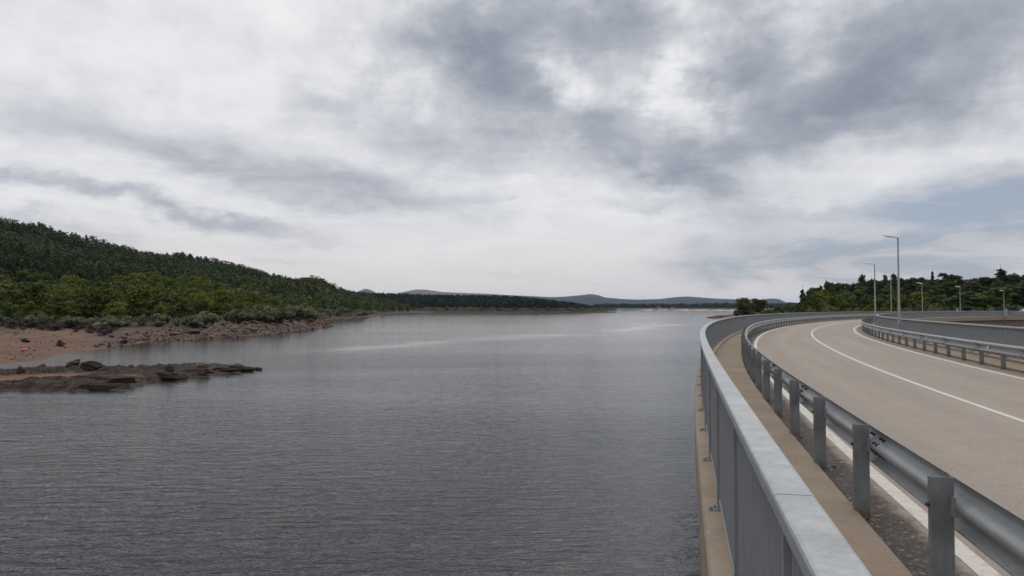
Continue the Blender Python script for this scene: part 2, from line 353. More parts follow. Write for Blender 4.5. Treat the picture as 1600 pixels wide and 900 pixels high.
def wp(px, py): return onz(px, py, WZ)
sl = None
for (a_, b_, wd, amp) in [((430, 556), (720, 531), 6., .75), ((690, 534), (930, 521), 8., .7), ((950, 522), (1060, 505), 9., 1.), ((860, 512), (960, 507), 6., .8), ((700, 508), (840, 503), 8, .7), ((990, 511), (1050, 503), 14, .8)]:
    q = slick(*wp(*a_), *wp(*b_), wd, amp); sl = q if sl is None else t.m('MAXIMUM', sl, q)
h = t.m('MULTIPLY', h, t.m('SUBTRACT', 1.0, t.m('MULTIPLY', sl, .8)))
bump(t, h, 1.0, 1.0)
t.put(p.inputs['Roughness'], t.m('SUBTRACT', .055, t.m('MULTIPLY', sl, .03)))
M['water'] = m_

def foliage(name, ca, cb, cc, trans=.15, vary=.25):
    m_, t = mat(name); at = t.new('ShaderNodeAttribute', attribute_name='tint'); sp = t.new('ShaderNodeSeparateColor', i_0=at.outputs['Color'])
    rnd = t.new('ShaderNodeObjectInfo').outputs['Random']
    c = t.mix(sp.outputs[0], ca, cb); c = t.mix(t.m('MULTIPLY', sp.outputs[1], .6), c, cc)
    s = t.new('ShaderNodeVectorMath', operation='SCALE', i_0=c); t.put(s.inputs[3], t.mapr(rnd, 0, 1, 1 - vary, 1 + vary))
    t.put(t.p.inputs['Base Color'], s.outputs[0]); t.p.inputs['Roughness'].default_value = .75; t.p.inputs['Specular IOR Level'].default_value = .2
    tr_ = t.new('ShaderNodeBsdfTranslucent', i_Color=s.outputs[0]); out = [n for n in t.n if n.type == 'OUTPUT_MATERIAL'][0]
    mxs = t.new('ShaderNodeMixShader', i_0=trans, i_1=t.p.outputs[0], i_2=tr_.outputs[0]); t.put(out.inputs[0], mxs.outputs[0]); M[name] = m_
foliage('oak_leaves', (.045, .062, .013), (.105, .125, .022), (.14, .145, .03))
foliage('dark_oak_leaves', (.040, .056, .016), (.080, .104, .026), (.105, .12, .033))
foliage('bright_leaves', (.07, .09, .013), (.14, .155, .02), (.17, .17, .03))
foliage('pine_needles', (.030, .043, .019), (.050, .070, .030), (.066, .080, .034), .12)
foliage('dark_needles', (.020, .029, .014), (.046, .060, .026), (.068, .078, .034), .12)
foliage('willow_leaves', (.10, .112, .066), (.16, .178, .108), (.20, .21, .14), .1, .2)
foliage('twigs', (.045, .03, .027), (.075, .052, .045), (.1, .075, .06), .0)
foliage('far_wood', (.020, .028, .018), (.036, .046, .026), (.05, .055, .03), .05)
plain('bark', (.06, .048, .038), .9)

# ------------------------------------------------------------------ the crest curve (plan of the dam)
KN = [-5, 10, 22, 35, 50, 70, 95, 125, 160, 210, 280]
KV = [0.000539, 0.002048, 0.004382, 0.002405, 0.003978, 0.003784, 0.002702, 0.003903, 0.007252, 0.010656, 0.01394]
S = np.arange(-40, 300, .1)
kk = np.interp(S, KN, KV); i0 = int(np.argmin(abs(S)))
HEAD = np.cumsum(kk) * .1; HEAD = HEAD - HEAD[i0] + .21929
CXs = np.cumsum(np.sin(HEAD)) * .1; CXs = CXs - CXs[i0] + .28106
CYs = np.cumsum(np.cos(HEAD)) * .1; CYs = CYs - CYs[i0]
def crv(s, off=0.):
    a = np.interp(s, S, HEAD); return np.interp(s, S, CXs) + np.cos(a) * off, np.interp(s, S, CYs) - np.sin(a) * off, a
def sweep(name, prof, s0, s1, mats, ds=1.0, closed=False, caps=True, smooth=False, midx=None):
    ss = np.linspace(s0, s1, max(2, int(round((s1 - s0) / ds)) + 1)); n = len(prof); V = []; UV = []
    per = [0.]
    for i in range(1, n): per.append(per[-1] + math.dist(prof[i], prof[i - 1]))
    for q in ss:
        a = np.interp(q, S, HEAD); x, y = np.interp(q, S, CXs), np.interp(q, S, CYs)
        for i, (o, z) in enumerate(prof): V.append((x + math.cos(a) * o, y - math.sin(a) * o, z)); UV.append((o, q))
    Fq = []; mi = []
    m = n if closed else n - 1
    for j in range(len(ss) - 1):
        for i in range(m):
            k = (i + 1) % n; Fq.append((j * n + i, j * n + k, (j + 1) * n + k, (j + 1) * n + i)); mi.append(midx[i] if midx else 0)
    me = bpy.data.meshes.new(name)
    Fs = list(Fq)
    if closed and caps: Fs += [tuple(reversed(range(n))), tuple(range((len(ss) - 1) * n, len(ss) * n))]; mi += [0, 0]
    me.from_pydata(V, [], Fs)
    for m_ in mats: me.materials.append(m_)
    l = me.uv_layers.new(name='UVMap'); UV = np.array(UV, np.float32)
    idx = np.empty(len(me.loops), np.int32); me.loops.foreach_get('vertex_index', idx); l.data.foreach_set('uv', UV[idx].ravel())
    me.polygons.foreach_set('material_index', mi); me.polygons.foreach_set('use_smooth', [smooth] * len(Fs)); me.update()
    return me
RZ = -.06
S0, S1 = -30, 285
# dam body and deck parts
mobj('dam_wall', sweep('dam_wall', [(-.04, -16), (-.04, -.42), (9.3, -.62), (9.3, -16)][::-1], S0, S1, [M['dam_concrete']], 2., closed=True),
     label='curved concrete dam carrying the road above the water', cat='dam')
mobj('walkway', sweep('walkway', [(.235, -.414), (.235, 0.), (1.186, 0.), (1.186, -.414)], S0, S1, [M['walk_concrete']], .5), kind='structure')
mobj('kerb', sweep('kerb', [(-.085, -.6), (-.10, -.5), (-.10, .055), (-.085, .08), (.225, .08), (.24, .065), (.24, -.6)], S0, S1, [M['ledge_concrete']], .5, closed=True), kind='structure')
mobj('road', sweep('road', [(1.182, RZ), (3, RZ + .02), (4.8, RZ + .03), (6.6, RZ + .02), (8.50, RZ)], S0, S1, [M['asphalt']], 1.), kind='structure')
def rz_at(o): return float(np.interp(o, [1.182, 3, 4.8, 6.6, 8.5], [RZ, RZ + .02, RZ + .03, RZ + .02, RZ]))
for nm, o0, o1 in (('edge_line', 1.655, 1.80), ('centre_line', 4.78, 4.90), ('edge_line', 7.73, 7.87)):
    mobj(nm, sweep(nm, [(o0, rz_at(o0) + .004), (o1, rz_at(o1) + .004)], S0, S1, [M['road_paint']], 1.), kind='structure')
mobj('far_walkway', sweep('far_walkway', [(8.50, -.5), (8.50, .0), (9.42, .0), (9.42, -.5)], S0, S1, [M['walk_concrete']], 1.), kind='structure')
mobj('far_kerb', sweep('far_kerb', [(9.43, -.64), (9.43, .075), (9.76, .075), (9.78, .05), (9.78, -.64)], S0, S1, [M['ledge_concrete']], 1., closed=True), kind='structure')

# ------------------------------------------------------------------ railings
HT = 1.165      # handrail top above the walkway
def build_railing(nm, off, zt, label, s_parts, s_all, joint0, zb):
    """off = outer edge of the handrail; s_parts = (start of 100 bays built as parts)"""
    root = empty(nm, (float(crv(0, off)[0]), float(crv(0, off)[1]), 0), label=label, cat='railing'); inv = Matrix.Translation(-root.location)
    def add(name, me, s, o=0., parent=root, base=0.):
        x, y, a = crv(s, off + o); q = bpy.data.objects.new(name, me); link(q, parent)
        if parent is root: q.location = (float(x) - root.location.x, float(y) - root.location.y, base); q.rotation_euler = (0, 0, -float(a))
        return q
    # bay geometry in local frame: x = across, y = along
    pb = MB(); nb = 20; bd = .022
    for i in range(nb):
        y = -1 + (i + .5) * 2 / nb; pb.box(.06 - bd, .06 + bd, y - .005, y + .005, zb + .09, zt - .058)
    pb.box(.032, .088, -.985, .985, zb + .075, zb + .09)
    bay = pb.mesh('baluster_panel', M['galvanised_bars'])
    po = MB().box(.018, .102, -.018, .018, zb + .008, zt - .062); post = po.mesh('post', M['galvanised_bars'])
    bp = MB().box(-.05, .11, -.05, .05, zb, zb + .01, bev=.003)
    for sx in (-.03, .0): bp.tube([(sx, -.028 if sx else .028, zb + .008), (sx, -.028 if sx else .028, zb + .028)], [.011, .011], 6)
    plate = bp.mesh('base_plate', M['galvanised_post'])
    s_a, s_b = s_all; k0 = math.ceil((s_a - .2) / 2); k1 = int((s_b - .2) / 2); vis = range(int((s_parts - .2) / 2), int((s_parts - .2) / 2) + 100)
    rest_b = []; rest_p = []
    for k in range(k0, k1):
        s = .2 + 2 * k
        if k in vis:
            p = add('post', post, s)
            if s < 70: link(bpy.data.objects.new('base_plate', plate), p)
            add('baluster_panel', bay, s + 1)
        else: rest_p.append(s); rest_b.append(s + 1)
    for lst, me0, nme in ((rest_b, bay, 'baluster_panels'), (rest_p, post, 'posts')):
        mb = MB()
        for s in lst:
            x, y, a = (float(q) for q in crv(s, off)); c, sn = math.cos(-a), math.sin(-a)
            mb.add([(x - root.location.x + v.co.x * c - v.co.y * sn, y - root.location.y + v.co.x * sn + v.co.y * c, v.co.z) for v in me0.vertices], [tuple(p.vertices) for p in me0.polygons])
        q = mobj(nme, mb.mesh(nme, M['galvanised_bars']), root); q['kind'] = 'stuff'
    # handrail: rounded box section, 6 m lengths with a gap
    b = .012; pr = [(b * .3, zt - .06), (0, zt - .06 + b), (0, zt - b), (b * .3, zt - b * .3), (b, zt), (.12 - b, zt), (.12 - b * .3, zt - b * .3), (.12, zt - b), (.12, zt - .06 + b), (.12 - b * .3, zt - .06)]
    pr = [(o + off, z) for o, z in pr]
    s = joint0 - 12
    while s < s_b:
        me = sweep('handrail', pr, max(s, s_a), min(s + 5.992, s_b), [M['galvanised_rail']], .5, closed=True)
        me.transform(inv); mobj('handrail', me, root); s += 6
    return root
build_railing('metal_railing', 0.0, 1.17, 'long grey metal railing with flat handrail along the water side of the dam', 0, (-12, 282), 2.26, .08)
build_railing('metal_railing', 9.53, 1.124, 'long grey metal railing along the inner valley side of the curved road', 22, (-12, 282), 3.2, .075)

# ------------------------------------------------------------------ crash barriers
HALF = [(0.0, .028), (.008, .036), (.032, .076), (.046, .083), (.070, .083), (.082, .078), (.104, .046), (.124, .013), (.136, .003), (.150, 0.)]
WP = HALF + [(.310 - z, d) for z, d in reversed(HALF)]
def build_barrier(side, o_face, ztop, label, s_parts, ph, ref):
    """side +1: beam's humps point to larger offset (towards the road from the left); -1 the other way"""
    zb = ztop - .31; x0, y0, _ = crv(0, o_face)
    root = empty('crash_barrier', (float(x0), float(y0), 0), label=label, cat='crash barrier'); inv = Matrix.Translation(-root.location)
    f0 = [(o_face - side * (.081 - d), zb + z) for z, d in WP]; f1 = [(o - side * .0045, z) for o, z in f0]
    prof = f0 + f1[::-1]
    s = -12 + ph + 2.3
    vis0 = s_parts
    while s < 282:
        me = sweep('beam', prof, s, s + 3.994, [M['galvanised_beam']], .5, closed=True, smooth=True); me.transform(inv)
        for p in me.polygons[-2:]: p.use_smooth = False
        bm_o = mobj('beam', me, root)
        # splice bolts at the joint, valley bolt at the middle
        if s < 60:
            mb = MB()
            for dz in (.085, .120, .190, .225):
                for ds in (-.20, -.11, .11, .20):
                    d = np.interp(dz, [z for z, _ in WP], [q for _, q in WP])
                    x, y, a = (float(q) for q in crv(s + ds, o_face - side * (.081 - d)))
                    nx, ny = math.cos(a) * side, -math.sin(a) * side
                    mb.tube([(x - nx * .024, y - ny * .024, zb + dz), (x + nx * .012, y + ny * .012, zb + dz)], [.013, .013], 6)
            me2 = mb.mesh('splice_bolts', M['bolt_steel']); me2.transform(inv); mobj('splice_bolts', me2, bm_o)
        s += 4
    # C-section post, spacer and bolt in local frame (x across, + towards the road, y along)
    zt = ztop + .012; W = .122; D = .055; th = .006; c0 = -.083 - W
    mb = MB(); mb.box(c0, c0 + W, -th / 2, th / 2, -.3, zt)
    for xx in (c0, c0 + W - th): mb.box(xx, xx + th, th / 2, D, -.3, zt)
    for xx in (c0 + th, c0 + W - th - .014): mb.box(xx, xx + .014, D - th, D, -.3, zt)
    
    post = mb.mesh('post', M['galvanised_post'])
    sp_ = MB().box(c0 + W - .02, -.0815, -.03, .04, zb + .10, zb + .21).mesh('spacer', M['galvanised_beam'])
    bo = MB().tube([(c0 - .02, .028, zb + .155), (c0 + .002, .028, zb + .155)], [.012, .014], 6)
    bo.tube([(-.084, 0, zb + .155), (-.07, 0, zb + .155)], [.019, .014], 8); bolt = bo.mesh('bolt', M['bolt_steel'])
    for me in (post, sp_, bolt):
        if side < 0: me.transform(Matrix.Scale(-1, 4, (1, 0, 0))); me.flip_normals()
    rest = []
    for k in range(-6, 140):
        s = ph + .3 + 2 * k
        x, y, a = (float(q) for q in crv(s, o_face))
        if 0 <= s - vis0 < 200:
            p = bpy.data.objects.new('post', post); link(p, root); p.location = (x - root.location.x, y - root.location.y, 0); p.rotation_euler = (0, 0, -a + random.uniform(-.02, .02))
            if s < 60:
                link(bpy.data.objects.new('spacer', sp_), p); link(bpy.data.objects.new('bolt', bolt), p)
        else: rest.append((x, y, a))
        if ref and k % 4 == ref - 1 and 10 < s < 120:
            q = MB().tube([(0, 0, 0), (-side * -.008, 0, 0), (-side * -.016, 0, 0)], [.055, .055, .035], 14).mesh('reflector', M['reflector'])
            x, y, a = (float(v) for v in crv(s + 1, o_face - side * .035)); r = mobj('reflector', q, root); r.location = (x - root.location.x, y - root.location.y, zb + .155); r.rotation_euler = (0, 0, -a)
    mb = MB()
    for x, y, a in rest:
        c, sn = math.cos(-a), math.sin(-a)
        mb.add([(x - root.location.x + v.co.x * c - v.co.y * sn, y - root.location.y + v.co.x * sn + v.co.y * c, v.co.z) for v in post.vertices], [tuple(p.vertices) for p in post.polygons])
    q = mobj('posts', mb.mesh('posts', M['galvanised_post']), root); q['kind'] = 'stuff'
build_barrier(1, 1.375, .716, 'galvanised crash barrier on posts between the narrow walkway and the road, water side', 0, .45, 0)
build_barrier(-1, 8.30, .683, 'galvanised crash barrier with round reflectors along the inner edge of the bend', 12, .35, 1)

# ------------------------------------------------------------------ street lamps
def make_lamp(loc, rz, H, label):
    r = empty('street_lamp', loc, rz, label=label, cat='street lamp', group='street lamps along the inner side of the dam road')
    pm = MB().tube([(0, 0, 0), (0, 0, .35), (0, 0, .36), (0, 0, H)], [.085, .083, .072, .038], 14); r_ = mobj('pole', pm.mesh('pole', M['galvanised_pole'], True), r)
    mobj('base_plate', MB().box(-.16, .16, -.16, .16, 0, .02, bev=.005).mesh('base_plate', M['galvanised_post']), r_)
    mobj('access_door', MB().box(-.035, .035, -.088, -.075, .5, .85, bev=.002).mesh('access_door', M['galvanised_post']), r_)
    # head reaches to local -x, tilted up
    t_ = rad(9); hb = MB()
    sec = [(0.05, .05, .05), (-.08, .06, .055), (-.16, .12, .07), (-.42, .15, .065), (-.68, .13, .045), (-.78, .08, .02)]
    vs = []; fs = []
    for x, wdt, hh in sec:
        for yy, z_ in ((-wdt, -.0), (-wdt * .8, hh), (wdt * .8, hh), (wdt, 0), (wdt * .85, -hh * .5), (-wdt * .85, -hh * .5)):
            vs.append((x * math.cos(t_) + 0, yy, z_ - x * math.sin(t_)))
    n = 6
    for i in range(len(sec) - 1):
        for k in range(n): fs.append((i * n + k, i * n + (k + 1) % n, (i + 1) * n + (k + 1) % n, (i + 1) * n + k))
    fs += [tuple(range(n)), tuple(reversed(range((len(sec) - 1) * n, len(sec) * n)))]
    hb.add(vs, fs); hd = mobj('lamp_head', hb.mesh('lamp_head', M['white_enamel'], False), r, (0, 0, H + .01))
    lb = MB().box(-.62, -.22, -.09, .09, -.012, 0); lm = lb.mesh('lens', M['lamp_lens']); lm.transform(Matrix.Translation((0, 0, -.034)) @ Matrix.Rotation(t_, 4, 'Y')); mobj('lens', lm, hd)
LAMPS = [((1403, 371), 45.5, 'nearest and tallest looking street lamp on a grey pole by the inner bend'),
         ((1366.5, 413), 72, 'street lamp standing left of the nearest one, second nearest'),
         ((1392, 431), 107, 'thin street lamp seen between the two nearest lamps, before the dark spires'),
         ((1440.5, 443), 140, 'street lamp right of the nearest one, fourth along the curved dam'),
         ((1500, 448.5), 164, 'street lamp beside the small grey box and dark shelter'),
         ((1568.5, 454.5), 186, 'street lamp beside the teal cabinet, furthest to the right')]
for (px, py), s, lb in LAMPS:
    # nearest point of the lamp line (offset 9.15) seen on that bearing
    best = None
    for q in np.arange(s - 14, s + 14, .25):
        x, y, a = crv(q, 9.15); d = abs(x / y * math.cos(PITCH) * F + CX - px)
        if best is None or d < best[0]: best = (d, q)
    x, y, a = (float(v) for v in crv(best[1], 9.15)); H = aty(px, py, y)[2]
    if py == 413: x, y, _ = aty(px, py, 63.5); H = aty(px, py, y)[2]
    if py == 371: y = 41.5; x = aty(px, py, y)[0]; H = aty(px, py, y)[2]
    print('lamp', px, round(best[1], 1), round(y, 1), 'H', round(H, 2)); make_lamp((x, y, 0), -a * .6, H, lb)

# ------------------------------------------------------------------ car, cabinets, shelter at the far end
def make_car(loc, rz):
    r = empty('car', loc, rz, label='white car driving on the far end of the dam road behind the railing', cat='car')
    prof = [(-2.15, .35), (-2.18, .75), (-2.0, .95), (-1.15, 1.05), (-.55, 1.60), (.2, 1.70), (1.3, 1.66), (1.95, 1.15), (2.12, 1.0), (2.15, .4), (1.75, .3), (-1.7, .3)]
    secs = [(-.88, .0), (-.84, .04), (-.6, .05)]; mb = MB(); n = len(prof); V = []; Fc = []
    ys = [-.88, -.80, 0, .80, .88]
    for yy in ys:
        for x, z in prof:
            tuck = max(0, z - 1.0) * .28; k = 1 - (.05 if abs(yy) > .85 else 0)
            V.append((x * k, math.copysign(max(abs(yy) - tuck, 0), yy) if yy else 0, .3 + (z - .3) * k + (.02 if yy == 0 and z > 1.2 else 0)))
    for j in range(len(ys) - 1):
        for i in range(n): Fc.append((j * n + i, j * n + (i + 1) % n, (j + 1) * n + (i + 1) % n, (j + 1) * n + i))
    Fc += [tuple(range(n)), tuple(reversed(range((len(ys) - 1) * n, len(ys) * n)))]
    mobj('body', mb.add(V, Fc).mesh('body', M['car_paint']), r)
    for sd in (-1, 1):
        for a_, b_, c_, d_ in (((-.98, 1.10), (-.5, 1.50), (.12, 1.55), (.12, 1.10)), ((.2, 1.10), (.2, 1.55), (1.0, 1.52), (1.3, 1.10))):
            pts = []
            for x, z in (a_, b_, c_, d_):
                yy = sd * (.865 - (z - 1.0) * .28); pts.append((x, yy, z))
            g = MB().add(pts + [(x, y - sd * .03, z) for x, y, z in pts], [(0, 1, 2, 3), (7, 6, 5, 4), (0, 4, 5, 1), (1, 5, 6, 2), (2, 6, 7, 3), (3, 7, 4, 0)]); mobj('side_window', g.mesh('side_window', M['car_glass']), r)
    for nm, pts in (('windscreen', [(-1.13, -.70, 1.08), (-.60, -.60, 1.56), (-.60, .60, 1.56), (-1.13, .70, 1.08)]), ('rear_window', [(1.38, .58, 1.60), (1.90, .68, 1.20), (1.90, -.68, 1.20), (1.38, -.58, 1.60)])):
        dx = -.02 if nm == 'windscreen' else .02
        g = MB().add([(x + dx, y, z + .015) for x, y, z in pts] + [(x, y, z - .02) for x, y, z in pts], [(0, 1, 2, 3), (7, 6, 5, 4), (0, 4, 5, 1), (1, 5, 6, 2), (2, 6, 7, 3), (3, 7, 4, 0)]); mobj(nm, g.mesh(nm, M['car_glass']), r)
    for x in (-1.35, 1.35):
        for sd in (-1, 1):
            w_ = MB().tube([(x, sd * .70, .33), (x, sd * .90, .33)], [.33, .33], 20); wo = mobj('wheel', w_.mesh('wheel', M['rubber']), r)
            mobj('rim', MB().tube([(x, sd * .89, .33), (x, sd * .905, .33)], [.21, .19], 12).mesh('rim', M['wheel_alloy']), wo)
    for sd in (-1, 1):
        mobj('headlight', MB().box(-2.2, -2.02, sd * .62 - .16, sd * .62 + .16, .72, .86, bev=.02).mesh('headlight', M['reflector']), r)
        mobj('tail_light', MB().box(2.06, 2.16, sd * .68 - .12, sd * .68 + .12, .85, 1.05, bev=.02).mesh('tail_light', M['red_lens']), r)
        mobj('mirror', MB().box(-.95, -.82, sd * .98 - .08, sd * .98 + .08, 1.05, 1.18, bev=.02).mesh('mirror', M['car_paint']), r)
x, y, a = (float(v) for v in crv(203.0, 6.4)); xx = aty(1603, 483, y)[0]
make_car((xx, y, RZ + .02), rad(-8))
def cabinet(px, py, Y, w_, name_, m_, label, cat, z0=0.0):
    x, y, zt = aty(px, py, Y); r = empty(name_, (x, y, z0), rad(-20), label=label, cat=cat); h = zt - z0
    mobj('box', MB().box(-w_ / 2, w_ / 2, -.2, .2, .08, h - .04, bev=.01).mesh('box', m_), r)
    mobj('lid', MB().box(-w_ / 2 - .03, w_ / 2 + .03, -.23, .23, h - .04, h, bev=.01).mesh('lid', m_), r)
    mobj('door', MB().box(-w_ / 2 + .05, w_ / 2 - .05, -.215, -.2, .15, h - .12, bev=.003).mesh('door', m_), r)
    mobj('plinth', MB().box(-w_ / 2 - .02, w_ / 2 + .02, -.22, .22, 0, .08).mesh('plinth', M['ledge_concrete']), r)
L6 = crv(186, 9.15)
cabinet(1571.3, 482.6, float(L6[1]) - .6, .5, 'utility_cabinet', M['teal_paint'], 'pale teal utility cabinet at the foot of the rightmost street lamp', 'cabinet')
cabinet(1495.6, 481.9, 152, .36, 'utility_box', M['grey_box'], 'small pale grey utility box in front of the dark shelter', 'utility box')
sx, sy, _ = aty(1502, 480, 215); sh = empty('shelter', (sx, sy, -.2), rad(-25), label='low dark wooden shelter with a pale flat roof under the trees', cat='shelter')
mobj('wall', MB().box(-2.6, 2.6, 1.2, 1.35, 0, 2.15).mesh('wall', M['dark_wood']), sh); mobj('roof', MB().box(-3.3, 3.3, -1.6, 1.7, 2.2, 2.34, bev=.02).mesh('roof', M['pale_roof']), sh)
for px_ in (-2.6, 0, 2.6): mobj('post', MB().box(px_ - .07, px_ + .07, -1.3, -1.16, 0, 2.2).mesh('post', M['dark_wood']), sh)

# ------------------------------------------------------------------ terrain
def sdist(PX, PY, poly):
    """signed distance to a closed polygon, positive inside"""
    poly = np.array(poly, float); n = len(poly); d2 = np.full(PX.shape, 1e18); ins = np.zeros(PX.shape, bool)
    for i in range(n):
        ax, ay = poly[i]; bx, by = poly[(i + 1) % n]; ex, ey = bx - ax, by - ay; L = ex * ex + ey * ey + 1e-9
        t = np.clip(((PX - ax) * ex + (PY - ay) * ey) / L, 0, 1); d2 = np.minimum(d2, (PX - ax - t * ex) ** 2 + (PY - ay - t * ey) ** 2)
        c = (ay > PY) != (by > PY)
        if abs(by - ay) > 1e-9: ins ^= c & (PX < (bx - ax) * (PY - ay) / (by - ay) + ax)
    d = np.sqrt(d2); return np.where(ins, d, -d)
shore = [(-260, 640), (-120, 590), (0, 569), (40, 566), (77, 560), (90, 553), (133, 548), (192, 540.5), (220, 537.5), (275, 533), (333, 527.5), (380, 525.5), (406, 524), (460, 517.5), (505, 513), (518.5, 510.2),
         (512, 507), (505, 503), (508, 499.8), (550, 498), (580, 496.3), (587, 493.8), (578, 492.3), (600, 490.6), (632, 489.2), (700, 488.4), (780, 488.6), (860, 488.5), (930, 488.2), (967, 487.4),
         (950, 486.2), (930, 485.4), (945, 484.7), (990, 484.6), (1030, 484.9), (1100, 485.4), (1146, 485.9), (1152, 488.5), (1145, 491.3), (1125, 493.6), (1108, 496.3), (1106, 497.3)]
lake = [wp(*q) for q in shore]
lake += [(136, 455), (150, 405), (140, 360), (128, 320), (122, 280), (126, 240), (138, 212), (152, 192)]
lake += [tuple(float(v) for v in crv(s, 5.)[:2]) for s in range(262, -31, -6)] + [(-8, -60), (-60, -110), (-160, -120), (-190, -20)]
isl = [wp(*q) for q in [(-120, 622), (-60, 614), (0, 610.5), (80, 611), (130, 611), (180, 605), (215, 602), (260, 594), (300, 591), (340, 586), (380, 581.5), (390, 578), (386, 575), (360, 574.5), (300, 576.5), (250, 578), (200, 580), (140, 582), (90, 583), (40, 584), (0, 586), (-60, 590), (-120, 596)]]
_rs = np.random.RandomState(5); _ph = _rs.uniform(0, 6.28, (60, 2)); _dir = _rs.uniform(0, 6.28, 60)
def fbm(x, y, L, oct_=5, seed=0):
    v = 0; amp = 1.; tot = 0
    for o in range(oct_):
        for j in range(3):
            i = (seed * 7 + o * 3 + j) % 60; a = _dir[i]; k = 6.283 / L * (1.9 ** o) * (1 + .17 * j)
            v = v + amp * np.sin(k * (x * math.cos(a) + y * math.sin(a)) + _ph[i, 0] + 1.3 * np.sin(k * .7 * (x * math.sin(a) - y * math.cos(a)) + _ph[i, 1])); tot += amp
        amp *= .52
    return v / tot * 1.7
RIDGE_PX = [(-700, 250), (-300, 290), (0, 345), (60, 356), (130, 379), (215, 395), (300, 409), (380, 425), (440, 439), (480, 449), (498, 456), (512, 463), (528, 470), (560, 478)]
RAZ = [azel(px, py)[0] for px, py in RIDGE_PX]; REL = [azel(px, py)[1] for px, py in RIDGE_PX]
RR = np.interp(RAZ, [-60, -34.8, -20, -13], [650, 700, 800, 930])
def smooth(t): t = np.clip(t, 0, 1); return t * t * (3 - 2 * t)
def crest_near(x, y):
    """curve parameter and offset of the nearest crest point"""
    ss = np.arange(-40, 295, 3.); cx, cyy, a = crv(ss); best = np.full(x.shape, 1e18); bi = np.zeros(x.shape, int)
    for i in range(len(ss)):
        d = (x - cx[i]) ** 2 + (y - cyy[i]) ** 2; m_ = d < best; best[m_] = d[m_]; bi[m_] = i
    off = (x - cx[bi]) * np.cos(a[bi]) - (y - cyy[bi]) * np.sin(a[bi]); al = (x - cx[bi]) * np.sin(a[bi]) + (y - cyy[bi]) * np.cos(a[bi])
    return ss[bi] + al, off
def terrain(x, y):
    x = np.asarray(x, float); y = np.asarray(y, float); shp = x.shape; x = x.ravel(); y = y.ravel()
    r = np.hypot(x, y); A = np.degrees(np.arctan2(x, y))
    lk = -sdist(x, y, lake); wob = fbm(x, y, 9, 4, 1) * np.clip(r / 250, .25, 3.0) * .8
    d = lk + wob; i_ = sdist(x, y, isl) + fbm(x, y, 5, 4, 2) * .5
    slope = np.interp(A, [-34, -28, -22, -18, -14, 0, 15], [.05, .09, .20, .30, .25, .05, .12]) * np.where(r > 700, .35, 1)
    h = WZ + np.where(d > 0, np.minimum(d * slope, 2.3 + .01 * np.minimum(d, 80)) + .02 * np.clip(d, 0, 60) + np.clip(fbm(x, y, 14, 4, 3), -1, 1) * np.clip(d * .05, 0, .35), d * .12)
    h = np.maximum(h, WZ - 9)
    # islet
    h = np.where(i_ > -6, np.maximum(h, WZ + np.clip(i_ * .1, -3, .1) - .1), h)
    # wooded hill on the left
    rr = np.interp(A, RAZ, RR); hr = EYE + rr * np.tan(np.radians(np.interp(A, RAZ, REL))) - 7.0 - (WZ + 4)
    t = (r - 265) / (rr - 265); hill = np.where(t < 1, np.clip(t, 0, 1) ** 1.12 * hr, hr * np.maximum(0, 1 - (t - 1) * .5)) + fbm(x, y, 160, 4, 5) * 5 * np.clip(t * 2, 0, 1) * np.clip(hr / 60, 0, 1)
    h = np.where((A < -11.5) & (A > -100) & (d > 0), h + np.clip(hill, 0, 400) * smooth((d - 20) / 40), h)
    # right bank: level with the crest near the dam end, rising under the wood
    rb = smooth((A - 14) / 4) * smooth((r - 120) / 60) * smooth(1 - (r - 900) / 400)
    h = np.where(d > 0, h + rb * (1.6 * smooth(d / 25) * smooth((A - 19) / 5) + smooth((r - 240) / 200) * 8 * smooth((A - 21) / 8)), h)
    up = smooth((r - 1185) / 450) * np.interp(A, [-18, -14, -11, -6, -1.5, 1.5, 4, 7], [30, 27, 20, 16, 15, 9, 4, 0]) + smooth((r - 480) / 400) * smooth((1250 - r) / 200) * np.interp(A, [-16.5, -14.5, -10, -8], [6, 17, 13, 0])
    h = np.where((d > 0) & (r < 2400), h + up * smooth((d - 15) / 60), h)
    # valley below the dam
    nr = (r < 420) & (x > -15)
    s_, o_ = crest_near(x[nr], y[nr]); f = np.interp(s_, [0, 110, 150, 165, 190, 225, 260], [-14, -13, -6, -2.6, -1.9, -1.2, -.35])
    v = f - .10 * np.clip(o_ - 10, 0, 200) + fbm(x[nr], y[nr], 6, 4, 6) * .45
    v = np.maximum(v, -14 + fbm(x[nr], y[nr], 20, 3, 7)); hh = h[nr]; inside = (o_ > 5.2) & (s_ < 262) & (s_ > -39)
    hh = np.where(inside, v, hh)
    deck = (o_ > -3) & (o_ <= 5.2) & (s_ < 275) & (s_ > -38); hh = np.where(deck, np.minimum(hh, -5.5), hh)
    end = (s_ >= 262); hh = np.where(end & (o_ > -40) & (o_ < 60), np.minimum(hh, -.16), hh); h[nr] = hh
    # gentle plain far away
    h = np.where((d > 0) & (r > 1600), np.maximum(h, WZ + .5) + np.clip((r - 2200) / 4000, 0, 1) * 8 * (1 + .4 * fbm(x, y, 900, 3, 8)), h)
    return h.reshape(shp), d.reshape(shp), i_.reshape(shp)
def ground_z(x, y): return float(terrain(np.array([x]), np.array([y]))[0][0])
fine = np.radians(np.concatenate([np.arange(-180, -44, 2.5), np.arange(-44, 44, .14), np.arange(44, 80, .4), np.arange(80, 180, 2.5)]))
rad_ = np.concatenate([np.geomspace(1.5, 45, 26)[:-1], np.geomspace(45, 260, 150)[:-1], np.geomspace(260, 1300, 130)[:-1], np.geomspace(1300, 26000, 60)])
AA, RRg = np.meshgrid(fine, rad_); gx, gy = RRg * np.sin(AA), RRg * np.cos(AA)
gh, gd, gi = terrain(gx, gy)
nA, nR = len(fine), len(rad_)
